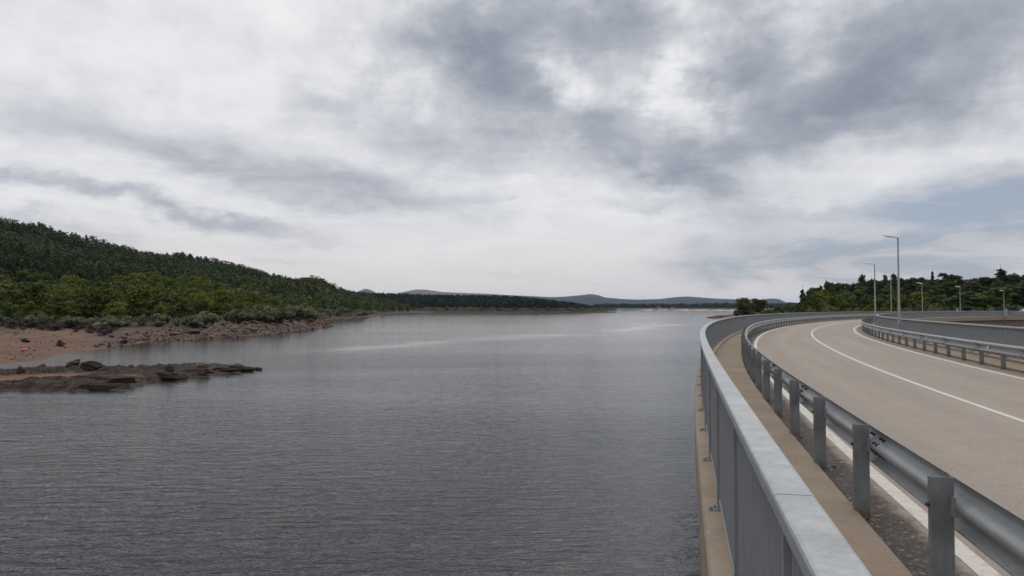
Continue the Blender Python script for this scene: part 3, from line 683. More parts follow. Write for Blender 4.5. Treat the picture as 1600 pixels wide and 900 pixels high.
idx = np.arange(nA * nR).reshape(nR, nA); nxt = np.roll(idx, -1, axis=1)
Fq = np.stack([idx[:-1], nxt[:-1], nxt[1:], idx[1:]], -1).reshape(-1, 4)[:, ::-1]
Fq = Fq[:, ::-1]
Adeg = np.degrees(AA)
sandy = smooth((Adeg + 28) / -3) ; veg = smooth((gh - (WZ + 2.0)) / .6)
rub = (1 - veg) * (1 - sandy * .9); rub = np.where(gi > -2, .25, rub)
farb = ((RRg > 1350) & (gh < WZ + 2.2) & ((Adeg > 8.3) | (RRg > 2100))).astype(float)
s_all, o_all = crest_near(gx.ravel(), gy.ravel()); ins = ((o_all > 5) & (o_all < 90) & (s_all < 240) & (s_all > -38)).reshape(gx.shape) & (RRg < 420)
veg = np.where(ins, np.maximum(smooth((s_all.reshape(gx.shape) - 225) / 20), smooth((o_all.reshape(gx.shape) - 38 - 10 * fbm(gx, gy, 25, 3, 2)) / 14)), veg); rub = np.where(ins, 1, rub)
rb_right = (Adeg > 14) & (RRg < 900); rub = np.where(rb_right & ~ins, .55 * (1 - veg), rub)
colr = np.stack([1 - veg, veg, rub * (1 - veg), farb], -1).reshape(-1, 4)
V = np.stack([gx, gy, gh], -1).reshape(-1, 3)
V = np.concatenate([V, [[0, 0, WZ - 9]]]); colr = np.concatenate([colr, [[1, 0, 1, 0]]])
me = mesh_np('ground', V, Fq, [M['ground']], colr=colr, smooth=True); mobj('ground', me, kind='structure')
import bmesh
# the lake ends inside the dam: rows from the far left to the crest, then a full sheet beyond the dam's northern end
rows = [(-8., -1500.), (-8., -60.)] + [tuple(float(v) for v in crv(s, 4.)[:2]) for s in range(-38, 228, 4)]
ytop = rows[-1][1]; WV = []; WF = []
for x_, y_ in rows: WV += [(-3600, y_, WZ), (x_, y_, WZ)]
for i in range(len(rows) - 1): WF.append((2 * i, 2 * i + 1, 2 * i + 3, 2 * i + 2))
b_ = len(WV); WV += [(3600, ytop, WZ), (3600, 4200, WZ), (-3600, 4200, WZ)]; WF.append((2 * len(rows) - 2, 2 * len(rows) - 1, b_, b_ + 1, b_ + 2))
wme = bpy.data.meshes.new('water'); wme.from_pydata(WV, [], WF); wme.materials.append(M['water']); mobj('water', wme, kind='structure')

# ------------------------------------------------------------------ far hills (ridges, kilometres away)
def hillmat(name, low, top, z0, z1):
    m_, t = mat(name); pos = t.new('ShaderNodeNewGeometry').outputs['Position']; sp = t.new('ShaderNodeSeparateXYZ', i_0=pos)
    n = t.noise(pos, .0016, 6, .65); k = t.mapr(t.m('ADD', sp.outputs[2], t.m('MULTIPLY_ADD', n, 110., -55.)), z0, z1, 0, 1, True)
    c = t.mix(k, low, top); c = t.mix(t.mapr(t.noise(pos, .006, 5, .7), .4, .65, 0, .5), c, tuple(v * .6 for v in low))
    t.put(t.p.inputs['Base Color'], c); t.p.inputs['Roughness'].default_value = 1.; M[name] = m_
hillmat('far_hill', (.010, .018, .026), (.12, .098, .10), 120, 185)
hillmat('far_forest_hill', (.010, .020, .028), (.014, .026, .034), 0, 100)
def ridge(name, pts, R, depth, m_):
    pts = [(px, (481.7 - py)) for px, py in pts]; n = 260; xs = np.linspace(pts[0][0], pts[-1][0], n); e = np.interp(xs, [p[0] for p in pts], [p[1] for p in pts])
    k = np.array([.25, .5, .25])
    for _ in range(2): e[1:-1] = np.convolve(e, k, 'valid')
    rows = 26; V = []
    for j in range(rows):
        t_ = j / (rows - 1) * 1.6; rr_ = R - depth + depth * t_
        for i in range(n):
            a = math.atan2(xs[i] - CX, F); prof_ = smooth(np.array(min(t_, 1.))) if t_ <= 1 else 1 - (t_ - 1) * .6
            x_, y_ = rr_ * math.sin(a), rr_ * math.cos(a)
            hz_ = max(e[i], 0) / F * R * math.cos(a) * float(prof_) + EYE * float(prof_) + float(fbm(np.array(x_), np.array(y_), 1500, 5, 9)) * 9 * math.sin(math.pi * min(t_, 1.)) 
            V.append((x_, y_, hz_ - 12 * (1 - float(prof_))))
    idx = np.arange(n * rows).reshape(rows, n); Fq = np.stack([idx[:-1, :-1], idx[:-1, 1:], idx[1:, 1:], idx[1:, :-1]], -1).reshape(-1, 4)
    return mobj('hills', mesh_np('hills', V, Fq, [m_], smooth=True), kind='structure')
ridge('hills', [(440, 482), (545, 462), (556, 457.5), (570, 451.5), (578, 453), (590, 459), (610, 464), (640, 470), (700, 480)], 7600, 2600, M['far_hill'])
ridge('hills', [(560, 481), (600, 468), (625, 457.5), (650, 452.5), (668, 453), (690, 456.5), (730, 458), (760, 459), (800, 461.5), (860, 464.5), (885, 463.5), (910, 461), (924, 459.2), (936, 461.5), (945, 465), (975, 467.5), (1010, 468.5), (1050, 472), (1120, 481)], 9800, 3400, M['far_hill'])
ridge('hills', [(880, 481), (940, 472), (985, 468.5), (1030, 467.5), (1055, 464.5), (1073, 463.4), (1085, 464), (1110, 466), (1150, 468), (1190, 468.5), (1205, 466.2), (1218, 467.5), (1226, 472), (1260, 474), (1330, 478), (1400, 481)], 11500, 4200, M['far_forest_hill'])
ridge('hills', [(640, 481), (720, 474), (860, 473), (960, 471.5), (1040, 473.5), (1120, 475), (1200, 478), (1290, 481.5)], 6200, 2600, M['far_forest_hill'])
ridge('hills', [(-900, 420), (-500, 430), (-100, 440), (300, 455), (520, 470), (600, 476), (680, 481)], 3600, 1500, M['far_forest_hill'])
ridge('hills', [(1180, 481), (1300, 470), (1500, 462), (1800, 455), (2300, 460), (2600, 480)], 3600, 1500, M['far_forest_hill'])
# ------------------------------------------------------------------ rocks
def rock_mesh(name, seed, sx, sy, sz, m_, cuts=9, sub=3):
    rs = np.random.RandomState(seed); bm = bmesh.new(); bmesh.ops.create_icosphere(bm, subdivisions=sub, radius=1.)
    pl_ = [(Vector(rs.normal(size=3)).normalized(), rs.uniform(.42, .82)) for _ in range(cuts + 5)]
    ph = rs.uniform(0, 6, 9)
    for v in bm.verts:
        p = v.co * 1.12
        for n_, d in pl_:
            q = p.dot(n_)
            if q > d: p -= n_ * (q - d)
        e = .07 * math.sin(p.x * 5 + ph[0]) * math.sin(p.y * 6 + ph[1]) + .06 * math.sin(p.z * 9 + ph[2] + p.x * 3) + .05 * math.sin(p.x * 13 + ph[3] + p.z * 8) * math.sin(p.y * 11 + ph[4]) + .03 * math.sin(p.x * 23 + p.y * 19 + ph[5])
        p *= 1 + e
        v.co = Vector((p.x * sx, p.y * sy, p.z * sz))
    me = bpy.data.meshes.new(name); bm.to_mesh(me); bm.free(); me.materials.append(m_); return me
def rock(name, px, py, wpx, hpx, seed, label, m_, yaw=0, tilt=0, cat='rock', group=None, depth=.7, zz_=None):
    """a boulder whose foot is at the pixel (px, py)"""
    zg = WZ + .1 if zz_ is None else zz_
    x, y = onz(px, py, zg); k = y / F * (1.3 if name == 'boulder' and wpx > 8 else 1.); w_ = wpx * k / 2; h_ = hpx * k
    me = rock_mesh(name, seed, w_, w_ * depth, h_ * .62, m_)
    o = mobj(name, me, loc=(x, y, zg + h_ * .36), label=label, cat=cat, group=group); o.rotation_euler = (rad(random.uniform(-6, 6)), rad(tilt), rad(yaw)); return o
random.seed(4)
DR, RR_, PR = M['dark_rock'], M['red_rubble'], M['pale_rock']; TR = M['tan_rock']
ISL = [('rock_slab', 60, 606, 150, 17, 11, 'long low dark rock slab at the left front of the rocky islet', 3, .12),
       ('rock_slab', 128, 602, 66, 19, 12, 'dark wedge shaped rock slab right of the islet sand patch', -6, .25),
       ('rock_slab', 176, 603, 90, 22, 13, 'tall stepped dark slab at the middle front of the islet', -8, .25),
       ('rock_slab', 150, 609, 110, 12, 41, 'brownish dark slab at the waterline below the wedge shaped one', 0, .14),
       ('rock_slab', 205, 599, 60, 15, 14, 'yellowish brown rounded rock on the islet front', 0, .4),
       ('rock_slab', 222, 589, 56, 14, 15, 'tilted pointed slab on top of the islet middle', -8, .3),
       ('rock_slab', 165, 592, 100, 14, 42, 'long dark ledge just behind the wedge shaped slab', -6, .2),
       ('rock_slab', 255, 594, 92, 14, 16, 'dark reddish slab between the middle and the narrow end of the islet', -3, .2),
       ('rock_slab', 300, 588, 90, 15, 17, 'broad dark slab under the topmost pale boulder of the islet', -2, .22),
       ('rock_slab', 345, 583, 90, 12, 18, 'low dark slab near the narrow right end of the islet', -3, .16),
       ('rock_slab', 376, 580, 40, 12, 19, 'rounded dark hump at the right tip of the islet', 0, .35),
       ('rock_slab', 30, 588, 150, 11, 20, 'low dark rock ridge behind the sand patch at the photo edge', 0, .1),
       ('rock_slab', 110, 583, 90, 11, 21, 'dark rock ridge under the two back boulders of the islet', 0, .15),
       ('boulder', 112, 575, 22, 12, 22, 'leftmost large boulder standing on the back ridge of the islet', -4, .7),
       ('boulder', 144, 579, 27, 11, 23, 'dark angular boulder on the islet ridge, right of the leftmost large boulder', 4, .7),
       ('boulder', 34, 583, 11, 9, 24, 'small round boulder alone behind the islet sand patch', 0, .8),
       ('boulder', 267, 581, 15, 10, 25, 'small peaked boulder on the islet between the middle slabs and the pale boulder', 0, .8),
       ('boulder', 311, 577, 13, 9, 26, 'left one of the two pale touching boulders on top of the islet', 0, .8),
       ('boulder', 320, 577, 12, 11, 43, 'right one of the two pale touching boulders on top of the islet', 0, .8),
       ('boulder', 404, 579, 19, 5, 27, 'flat dark rock alone in the water beyond the islet tip', 0, .5),
       ('boulder', 355, 590, 5, 3, 28, 'tiny dark rock poking out of the water in front of the islet', 0, .8)]
for nm, px, py, w_, h_, sd_, lb, tl, dp in ISL:
    m_ = PR if 'pale' in lb and 'under' not in lb and 'between' not in lb else (RR_ if 'yellowish' in lb else DR)
    rock(nm, px, py, w_, h_, sd_, lb, m_, yaw=random.uniform(-6, 6), tilt=tl, group='rocks of the islet', depth=dp, zz_=WZ + (.02 if nm == 'rock_slab' else (.62 if px < 330 else -.05)), cat='rock slab' if nm == 'rock_slab' else 'boulder')
def ledge():
    """the continuous rock ledge that makes the islet, as a height field of tilted strata"""
    P = np.array(isl); x0, x1, y0, y1 = P[:, 0].min() - 2, P[:, 0].max() + 2, P[:, 1].min() - 2, P[:, 1].max() + 2; st = .17
    xs = np.arange(max(x0, -62), x1, st); ys = np.arange(y0, y1, st); gx_, gy_ = np.meshgrid(xs, ys); d = sdist(gx_, gy_, isl)
    d = d + fbm(gx_, gy_, 3.2, 4, 3) * .7
    u = gx_ * .985 + gy_ * .17; v = gy_ * .985 - gx_ * .17
    strat = 1 - np.abs(fbm(u * .28, v, 3.0, 4, 11)) * 1.3; blk = fbm(gx_, gy_, 2.6, 5, 12) + .8 * np.abs(fbm(gx_, gy_, 1.1, 3, 15)); big = fbm(u * .4, v, 7, 3, 13)
    saw = ((v * .55 + .35 * fbm(u * .3, v * .3, 4, 3, 14)) % 1.0)
    lowr = 1 - .35 * smooth((gx_ + 42) / 14)
    hh = smooth(np.clip(d / 1.2, 0, 1)) * (.22 + .26 * strat + .30 * saw + .20 * blk + .16 * big) * lowr
    # the sandy hollow on the left is bare of rock
    sx_, sy_ = wp(30, 597); ex, ey = wp(118, 592); t_ = np.clip(((gx_ - sx_) * (ex - sx_) + (gy_ - sy_) * (ey - sy_)) / ((ex - sx_) ** 2 + (ey - sy_) ** 2), -4, 1); q = np.hypot(gx_ - sx_ - t_ * (ex - sx_), (gy_ - sy_ - t_ * (ey - sy_)))
    hole = 1 - smooth((q - 2.2 - np.clip(1 - t_, 0, 2) * 1.0) / 1.3); hh = hh * (1 - hole) + hole * .30
    back = smooth((d) / 1.2)
    hh = np.where(d < 0, d * .5, hh); n_, m_ = gx_.shape; V = np.stack([gx_, gy_, WZ + hh], -1).reshape(-1, 3); idx = np.arange(n_ * m_).reshape(n_, m_)
    F4 = np.stack([idx[:-1, :-1], idx[:-1, 1:], idx[1:, 1:], idx[1:, :-1]], -1).reshape(-1, 4); dm = d.reshape(-1); hm_ = hole.reshape(-1)
    k = dm[F4].max(1) > -1.2; F4 = F4[k]; mi = (hm_[F4].mean(1) > .6).astype(int)
    used, inv_ = np.unique(F4.ravel(), return_inverse=True)
    col_ = np.tile([1., 0, 0, 0], (len(used), 1))
    mobj('rock_ledge', mesh_np('rock_ledge', V[used], inv_.reshape(-1, 4), [M['dark_rock'], M['ground']], midx=mi, colr=col_), label='long low dark rock ledge with a sandy hollow in the water off the left beach', cat='rock ledge')
ledge()
def shore_z(px, py):
    """ground point seen at a pixel"""
    d = ray(px, py); ts = np.arange(40, 420, .5) / d[1]; xs, ys, zs = d[0] * ts, d[1] * ts, EYE + d[2] * ts
    h_ = terrain(xs, ys)[0]; k = np.argmax(zs < h_); k = k if zs[k] < h_[k] else len(ts) - 1
    return float(xs[k]), float(ys[k]), float(h_[k])
SH = [(94, 541, 22, 11, 31, 'black angular boulder alone on the red beach'), (40, 534, 18, 7, 32, 'low dark mound shaped rock on the beach left of the black boulder'),
      (149, 516, 23, 12, 33, 'large pale boulder at the top of the rubble shore, leftmost of the pale ones'), (186, 512, 26, 13, 34, 'large pale flat boulder right of the leftmost pale one under the bushes'),
      (206, 511, 15, 9, 35, 'small pale boulder touching the right side of the large flat one'), (194, 537, 19, 9, 36, 'reddish rounded boulder near the waterline at the left end of the rubble'),
      (24, 524, 7, 4, 37, 'small pale stone high on the beach near the photo edge'), (152, 542, 12, 5, 44, 'low brown rock by the waterline between the beach and the rubble'),
      (300, 521, 32, 8, 38, 'long dark slab in the rubble slope under the rounded bush'), (398, 505, 20, 5, 39, 'thin pale slab sticking out under the dark bushes'),
      (395, 519, 22, 10, 40, 'dark blocky rock in the rubble under the thin pale slab'), (320, 525, 12, 7, 45, 'pale block in the rubble below the long dark slab')]
for px, py, w_, h_, sd_, lb in SH:
    x, y, z = shore_z(px, py); k = y / F; me = rock_mesh('boulder', sd_, w_ * k / 2, w_ * k * .38, h_ * k * .62, PR if 'pale' in lb else (RR_ if ('reddish' in lb or 'brown' in lb) else DR))
    o = mobj('boulder', me, loc=(x, y, z + h_ * k * .3), label=lb, cat='boulder', group='boulders on the left shore'); o.rotation_euler = (0, rad(random.uniform(-8, 8)), rad(random.uniform(-15, 15)))
# loose rubble: nobody could count it
def rubble(name, n, samp, szf, m_list, label, cat, seed):
    rs = np.random.RandomState(seed); pts = samp(rs, n); h_ = terrain(pts[:, 0], pts[:, 1])[0]
    bases = []
    for k in range(6):
        me = rock_mesh('t', 100 + k, 1, .75, .55, m_list[0], 8, 2); v = np.array([q.co[:] for q in me.vertices]); f_ = np.array([p.vertices[:] for p in me.polygons]); bases.append((v, f_)); bpy.data.meshes.remove(me)
    VV, FF, MI = [], [], []; b = 0
    for i in range(len(pts)):
        v, f_ = bases[i % 6]; a = rs.uniform(0, 6.28); s_ = szf(rs); c, sn = math.cos(a), math.sin(a); ti = rs.uniform(-.5, .5)
        q = v * s_ * np.array([1, 1, rs.uniform(.5, 1.1)]); q = np.stack([q[:, 0], q[:, 1] * math.cos(ti) - q[:, 2] * math.sin(ti), q[:, 1] * math.sin(ti) + q[:, 2] * math.cos(ti)], 1)
        VV.append(np.stack([q[:, 0] * c - q[:, 1] * sn, q[:, 0] * sn + q[:, 1] * c, q[:, 2]], 1) + [pts[i, 0], pts[i, 1], h_[i] + s_ * .12]); FF.append(f_ + b); MI.append(np.full(len(f_), rs.choice(len(m_list), p=[.6, .28, .12] if len(m_list) == 3 else [.38, .30, .10, .22]))); b += len(v)
    me = mesh_np(name, np.concatenate(VV), np.concatenate(FF), m_list, midx=np.concatenate(MI)); mobj(name, me, label=label, cat=cat, kind='stuff')
def band(pxs, d0, d1, dense=None):
    """points between d0 and d1 metres inland of the shoreline on the stretch of shore seen between two pixel columns"""
    def f(rs, n):
        out = []
        while sum(len(o) for o in out) < n:
            a0, a1 = math.atan2(pxs[0] - CX, F), math.atan2(pxs[1] - CX, F); A = rs.uniform(a0, a1, 6000); r = rs.uniform(pxs[2], pxs[3], 6000)
            x, y = r * np.sin(A), r * np.cos(A); d = -sdist(x, y, lake); k = (d > d0) & (d < d1)
            if dense is not None: k &= rs.uniform(size=6000) < dense(A, d)
            out.append(np.stack([x[k], y[k]], 1))
        return np.concatenate(out)[:n]
    return f
rubble('rubble', 3600, band((150, 590, 100, 520), -1.0, 13, lambda A, d: np.clip((np.degrees(A) + 29.5) / 3, .05, 1) * (1 - d / 20)), lambda rs: rs.uniform(.12, .5) * (1.9 if rs.uniform() < .12 else 1), [RR_, DR, PR, TR], 'reddish rock rubble along the left shoreline below the bushes', 'rubble', 1)
rubble('pebbles', 420, band((-60, 200, 60, 190), .5, 45, lambda A, d: np.clip(.08 + np.abs(np.sin(d * .45)) ** 6 + (d > 26) * .8, 0, 1)), lambda rs: rs.uniform(.06, .28), [DR, RR_, PR], 'small dark stones scattered over the red beach', 'stones', 2)
def samp_valley(rs, n):
    s = rs.uniform(120, 240, n); o = 9.9 + rs.uniform(0, 1, n) ** 1.5 * 30; x, y, _ = crv(s, o); return np.stack([x, y], 1)
rubble('valley_rubble', 1900, samp_valley, lambda rs: rs.uniform(.15, .6), [RR_, DR, PR], 'dark reddish rubble at the foot of the far inner dam face', 'rubble', 3)
def samp_spit(rs, n):
    A = rs.uniform(math.atan2(305, F), math.atan2(420, F), n * 8); r = rs.uniform(380, 560, n * 8); x, y = r * np.sin(A), r * np.cos(A); d = -sdist(x, y, lake); k = (d > -1) & (d < 9); return np.stack([x[k], y[k]], 1)[:n]
rubble('spit_rubble', 500, samp_spit, lambda rs: rs.uniform(.3, 1.1), [RR_, DR, PR], 'brown rocks at the tip of the low spit left of the round trees', 'rubble', 4)
# orange thing on the beach, a small folded inflatable with a pale end
x, y, z = shore_z(36, 548); dg = empty('dinghy', (x, y, z), rad(12), label='small bright orange inflatable lying on the red beach', cat='inflatable'); dg.scale = (.6, .6, .7)
mobj('hull', MB().tube([(-.55, -.18, .14), (-.2, -.32, .16), (.35, -.3, .16), (.62, 0, .2), (.35, .3, .16), (-.2, .32, .16), (-.55, .18, .14)], [.12, .15, .16, .14, .16, .15, .12], 10).mesh('hull', M['orange_plastic'], True), dg)
mobj('floor', MB().box(-.5, .45, -.25, .25, .05, .10, bev=.01).mesh('floor', M['orange_plastic']), dg); mobj('paddle', MB().tube([(-1.3, -.1, .06), (-.75, 0, .12), (-.4, .05, .2)], [.07, .03, .025], 6).mesh('paddle', M['pale_plaster']), dg)

# ------------------------------------------------------------------ plants
def leaf_cloud(rs, blobs, n, size, flat=.5, droop=0., inner=.45):
    B = np.array(blobs, float); wts = (B[:, 3] * B[:, 4] * B[:, 5]) ** (2 / 3); wts /= wts.sum(); bi = rs.choice(len(B), n, p=wts)
    d = rs.normal(size=(n, 3)); d /= np.linalg.norm(d, axis=1)[:, None]; d[:, 2] = np.where(d[:, 2] < -.5, -d[:, 2] * .6, d[:, 2]); rr_ = rs.uniform(inner ** 3, 1, n) ** (1 / 3)
    rr_ *= rs.uniform(.86, 1.12, n)
    P = B[bi, :3] + d * B[bi, 3:6] * rr_[:, None]
    nrm = d * flat + rs.normal(size=(n, 3)) * .6 + np.array([0, 0, .35]); nrm /= np.linalg.norm(nrm, axis=1)[:, None]
    t = np.cross(nrm, rs.normal(size=(n, 3))); t /= np.linalg.norm(t, axis=1)[:, None]; b = np.cross(nrm, t)
    s = size * rs.uniform(.6, 1.35, n)[:, None]; a_ = rs.uniform(.55, 1., n)[:, None]
    Q = np.stack([P - t * s, P - b * s * a_ * .7 + t * s * .1 - nrm * s * .15, P + t * s, P + b * s * a_ * .8 - t * s * .15 - nrm * s * .15], 1).reshape(-1, 3)
    tint = np.zeros((n, 4)); bt = rs.uniform(0, 1, len(B)); tint[:, 0] = np.clip(bt[bi] * .65 + rs.uniform(0, .5, n) - .07, 0, 1); tint[:, 1] = (rs.uniform(size=n) < .16) * rs.uniform(.3, 1, n); tint[:, 3] = 1
    return Q, np.repeat(tint, 4, 0)
def quads(n): return np.arange(n * 4).reshape(-1, 4)
def crown_mesh(name, seed, blobs, n, size, m_, **k):
    rs = np.random.RandomState(seed); Q, T_ = leaf_cloud(rs, blobs, n, size, **k); return mesh_np(name, Q, quads(n), [m_], colr=T_)
def b_oak(seed, cr=.34, lo=.12, n=22):
    rs = np.random.RandomState(seed); out = []
    for i in range(n):
        a = rs.uniform(0, 6.28); z = rs.uniform(lo + .1, .9); rmax = cr * math.sqrt(max(.05, 1 - ((z - .52) / .5) ** 2)); r = rmax * rs.uniform(.35, .95); s = rs.uniform(.085, .17)
        out.append((r * math.cos(a), r * math.sin(a), z, s * 1.15, s * 1.15, s * .8))
    out.append((0, 0, .9, .1, .1, .1)); out += [(0, 0, lo + .30, cr * .62, cr * .62, .24), (0, 0, .68, cr * .5, cr * .5, .2)]; return out
def b_shrub(seed, n=16):
    rs = np.random.RandomState(seed); out = []
    for i in range(n):
        a = rs.uniform(0, 6.28); r = rs.uniform(.1, .62); z = .8 * math.sqrt(max(0.1, 1 - r * r * 1.3)) * rs.uniform(.6, 1); s = rs.uniform(.16, .28); out.append((r * math.cos(a), r * math.sin(a), z, s, s, s * .75))
    return out
def b_pine(seed, cone=.5, n=20, rad0=.22):
    rs = np.random.RandomState(seed); out = []
    for i in range(n):
        z = .2 + .75 * (i + .5) / n; rm = rad0 * (1 - ((z - .2) / .8) ** (2.6 - 1.7 * cone)) + .02; a = rs.uniform(0, 6.28); r = rm * rs.uniform(.2, .85); s = .05 + rm * .42; out.append((r * math.cos(a), r * math.sin(a), z, s, s, s * .55))
    out.append((0, 0, .95, .03, .03, .06)); return out
def trunk_mesh(name, seed, h=.6, r=.018, limbs=6, m_=None, spread=.25):
    rs = random.Random(seed); mb = MB(); mb.tube([(0, 0, -.04), (rs.uniform(-.01, .01), rs.uniform(-.01, .01), h * .5), (rs.uniform(-.02, .02), rs.uniform(-.02, .02), h), (0, 0, h * 1.35)], [r, r * .75, r * .5, r * .15], 7)
    for i in range(limbs):
        a = rs.uniform(0, 6.28); z0 = h * rs.uniform(.4, .95); L = rs.uniform(.6, 1) * spread
        mb.tube([(0, 0, z0), (L * .5 * math.cos(a), L * .5 * math.sin(a), z0 + L * .35), (L * math.cos(a), L * math.sin(a), z0 + L * .9)], [r * .42, r * .28, r * .08], 5)
    return mb.mesh(name, m_ or M['bark'])
def twig_mesh(name, seed, n=46):
    rs = random.Random(seed); mb = MB()
    for i in range(n):
        a = rs.uniform(0, 6.28); r1 = rs.uniform(.2, .85); z1 = rs.uniform(.35, .8)
        mb.tube([(.12 * math.cos(a), .12 * math.sin(a), -.05), (r1 * .6 * math.cos(a + .2), r1 * .6 * math.sin(a + .2), z1 * .55), (r1 * math.cos(a), r1 * math.sin(a), z1)], [.02, .014, .006], 3)
    return mb.mesh(name, M['twigs'])
OAK = [(crown_mesh('crown', 20 + i, b_oak(20 + i, .30 + .03 * i, .0), 2300, .032, M['oak_leaves']), trunk_mesh('trunk', i, .5)) for i in range(4)]
OAKD = [(crown_mesh('crown', 30 + i, b_oak(30 + i, .36, .0, 28), 2900, .034, M['dark_oak_leaves']), trunk_mesh('trunk', 10 + i, .5)) for i in range(3)]
OAKB = [(crown_mesh('crown', 40 + i, b_oak(40 + i, .33, .0, 24), 2600, .032, M['bright_leaves']), trunk_mesh('trunk', 20 + i, .5)) for i in range(2)]
PINE = [(crown_mesh('crown', 50 + i, b_pine(50 + i, .3 + .25 * i), 1000, .042, M['pine_needles'], droop=.2), trunk_mesh('trunk', 30 + i, .8, .012, 3, None, .1)) for i in range(3)]
PINEROUND = [(crown_mesh('crown', 60 + i, b_oak(60 + i, .33, .12, 24), 2600, .034, M['dark_needles']), trunk_mesh('trunk', 40 + i, .62, .02)) for i in range(3)]
SPIRE = [(crown_mesh('crown', 70 + i, b_pine(70 + i, .9, 30, .13), 1700, .028, M['dark_needles']), trunk_mesh('trunk', 50 + i, .85, .012, 2, None, .06)) for i in range(2)]
SHR = [(crown_mesh('crown', 80 + i, b_shrub(80 + i), 1500, .06, M['willow_leaves'], inner=.5), twig_mesh('twigs', i)) for i in range(3)]
ROUND = [(crown_mesh('crown', 66 + i, [(r * math.cos(a), r * math.sin(a), z, .17, .17, .13) for r, a, z in [(.30 * math.sqrt(q % 1) * (1.15 if .2 < (q * .618) % 1 < .8 else .8), q * 2.4, .10 + .74 * ((q * .618) % 1)) for q in [i * .37 + k * 1.13 for k in range(34)]]] + [(0, 0, .35, .26, .26, .3), (0, 0, .7, .2, .2, .2)], 3600, .034, M['dark_oak_leaves']), trunk_mesh('trunk', 60 + i, .5)) for i in range(2)]
OLV = [(crown_mesh('crown', 90 + i, b_shrub(90 + i), 900, .06, M['dark_oak_leaves']), twig_mesh('twigs', 9 + i)) for i in range(2)]
BRT = [(crown_mesh('crown', 96, b_shrub(96), 900, .06, M['bright_leaves']), twig_mesh('twigs', 12))]
def plant(name, tpl, x, y, z, h, wf, label, cat, group=None, parts=True, second='trunk'):
    r = empty(name, (x, y, z), random.uniform(0, 6.28), label=label, cat=cat, group=group) if parts else None
    me, tr = tpl
    if parts:
        r.scale = (h * wf, h * wf, h)
        link(bpy.data.objects.new('crown', me), r); link(bpy.data.objects.new(second, tr), r); return r
    o = mobj(name, me, loc=(x, y, z), rz=random.uniform(0, 6.28), scale=(h * wf, h * wf, h), label=label, cat=cat, group=group); return o
random.seed(11)
# belt of oaks behind the left shore: spaced points, nearest first
def spaced(pxs, rr0, rr1, cond, n, gap, seed):
    rs = np.random.RandomState(seed); a0, a1 = math.atan2(pxs[0] - CX, F), math.atan2(pxs[1] - CX, F); m_ = n * 40
    A = rs.uniform(a0, a1, m_); r = np.sqrt(rs.uniform(rr0 ** 2, rr1 ** 2, m_)); x, y = r * np.sin(A), r * np.cos(A); d = -sdist(x, y, lake); k = cond(A, r, d); x, y = x[k], y[k]
    out = []; grid = {}
    for i in range(len(x)):
        c = (int(x[i] // gap), int(y[i] // gap))
        if any((x[i] - p) ** 2 + (y[i] - q) ** 2 < gap * gap for a in (-1, 0, 1) for b in (-1, 0, 1) for p, q in grid.get((c[0] + a, c[1] + b), ())): continue
        grid.setdefault(c, []).append((x[i], y[i])); out.append((x[i], y[i]))
        if len(out) >= n: break
    out = np.array(out); h_, d_, _ = terrain(out[:, 0], out[:, 1]); return [(float(a), float(b), float(c), float(e)) for (a, b), c, e in zip(out, h_, d_)]
def vegd(A): return np.interp(np.degrees(A), [-36, -33, -29, -24, -19, -14, -10], [40, 36, 18, 11, 8.5, 6, 6])     # metres from water to the first plants
# front trees: the last rank above the shore, each standing free enough to be told apart by its place
oaks = spaced((-60, 640), 100, 420, lambda A, r, d: (d > vegd(A) + 5) & (d < vegd(A) + 72), 290, 5.2, 3)
for x, y, z, d in sorted(oaks, key=lambda q: math.hypot(q[0], q[1])):
    k = random.random(); A = math.atan2(x, y); fr = d < vegd(A) + 16
    if k < .13: plant('oak_tree', random.choice(OAKD), x, y, z - .2, random.uniform(6.5, 9.5) * (1. if not fr else .7), random.uniform(.95, 1.25), 'dark green rounded oak in the belt of trees behind the left shore', 'tree', 'oaks behind the left shore')
    elif k < .18: plant('pine_tree', random.choice(PINE), x, y, z - .2, random.uniform(6.5, 8.5), 1.2, 'dark pine standing among the yellow green oaks behind the left shore', 'tree', 'pines among the shore oaks')
    else: plant('oak_tree', random.choice(OAK + OAKB[:1]), x, y, z - .2, random.uniform(6.6, 10.) * (1. if not fr else .62), random.uniform(.95, 1.3), 'yellow green leafy oak in the belt of trees behind the left shore', 'tree', 'oaks behind the left shore')
shr = spaced((-60, 630), 90, 560, lambda A, r, d: (d > vegd(A) - 1.) & (d < vegd(A) + 9), 210, 2.3, 4)
BARE = [(crown_mesh('crown', 98 + i, b_shrub(98 + i), 700, .07, M['twigs'], inner=.3), twig_mesh('twigs', 20 + i)) for i in range(2)]
for x, y, z, d in spaced((-60, 175), 90, 240, lambda A, r, d: (d > vegd(A) - 6.5) & (d < vegd(A) + 2.5), 48, 2.0, 44):
    plant('bare_bush', random.choice(BARE), x, y, z - .15, random.uniform(.9, 1.7), random.uniform(1.0, 1.5), 'leafless purple brown brushwood at the top of the red beach', 'bush', 'bare brushwood above the beach', second='twigs')
NAMED = [(303, 500, 2.9, 1.15, 'large rounded grey green bush standing out at the middle of the rubble shore'), (211, 492, 2.3, 1.0, 'round grey green bush above the large pale boulders'),
         (420, 488, 3.2, 1.2, 'big feathery grey green bush left of the shore point'), (465, 488, 3.3, 1.2, 'tall feathery grey bush on the shore point, next to last'), (492, 488, 3.2, 1.1, 'last feathery grey bush on the tip of the shore point')]
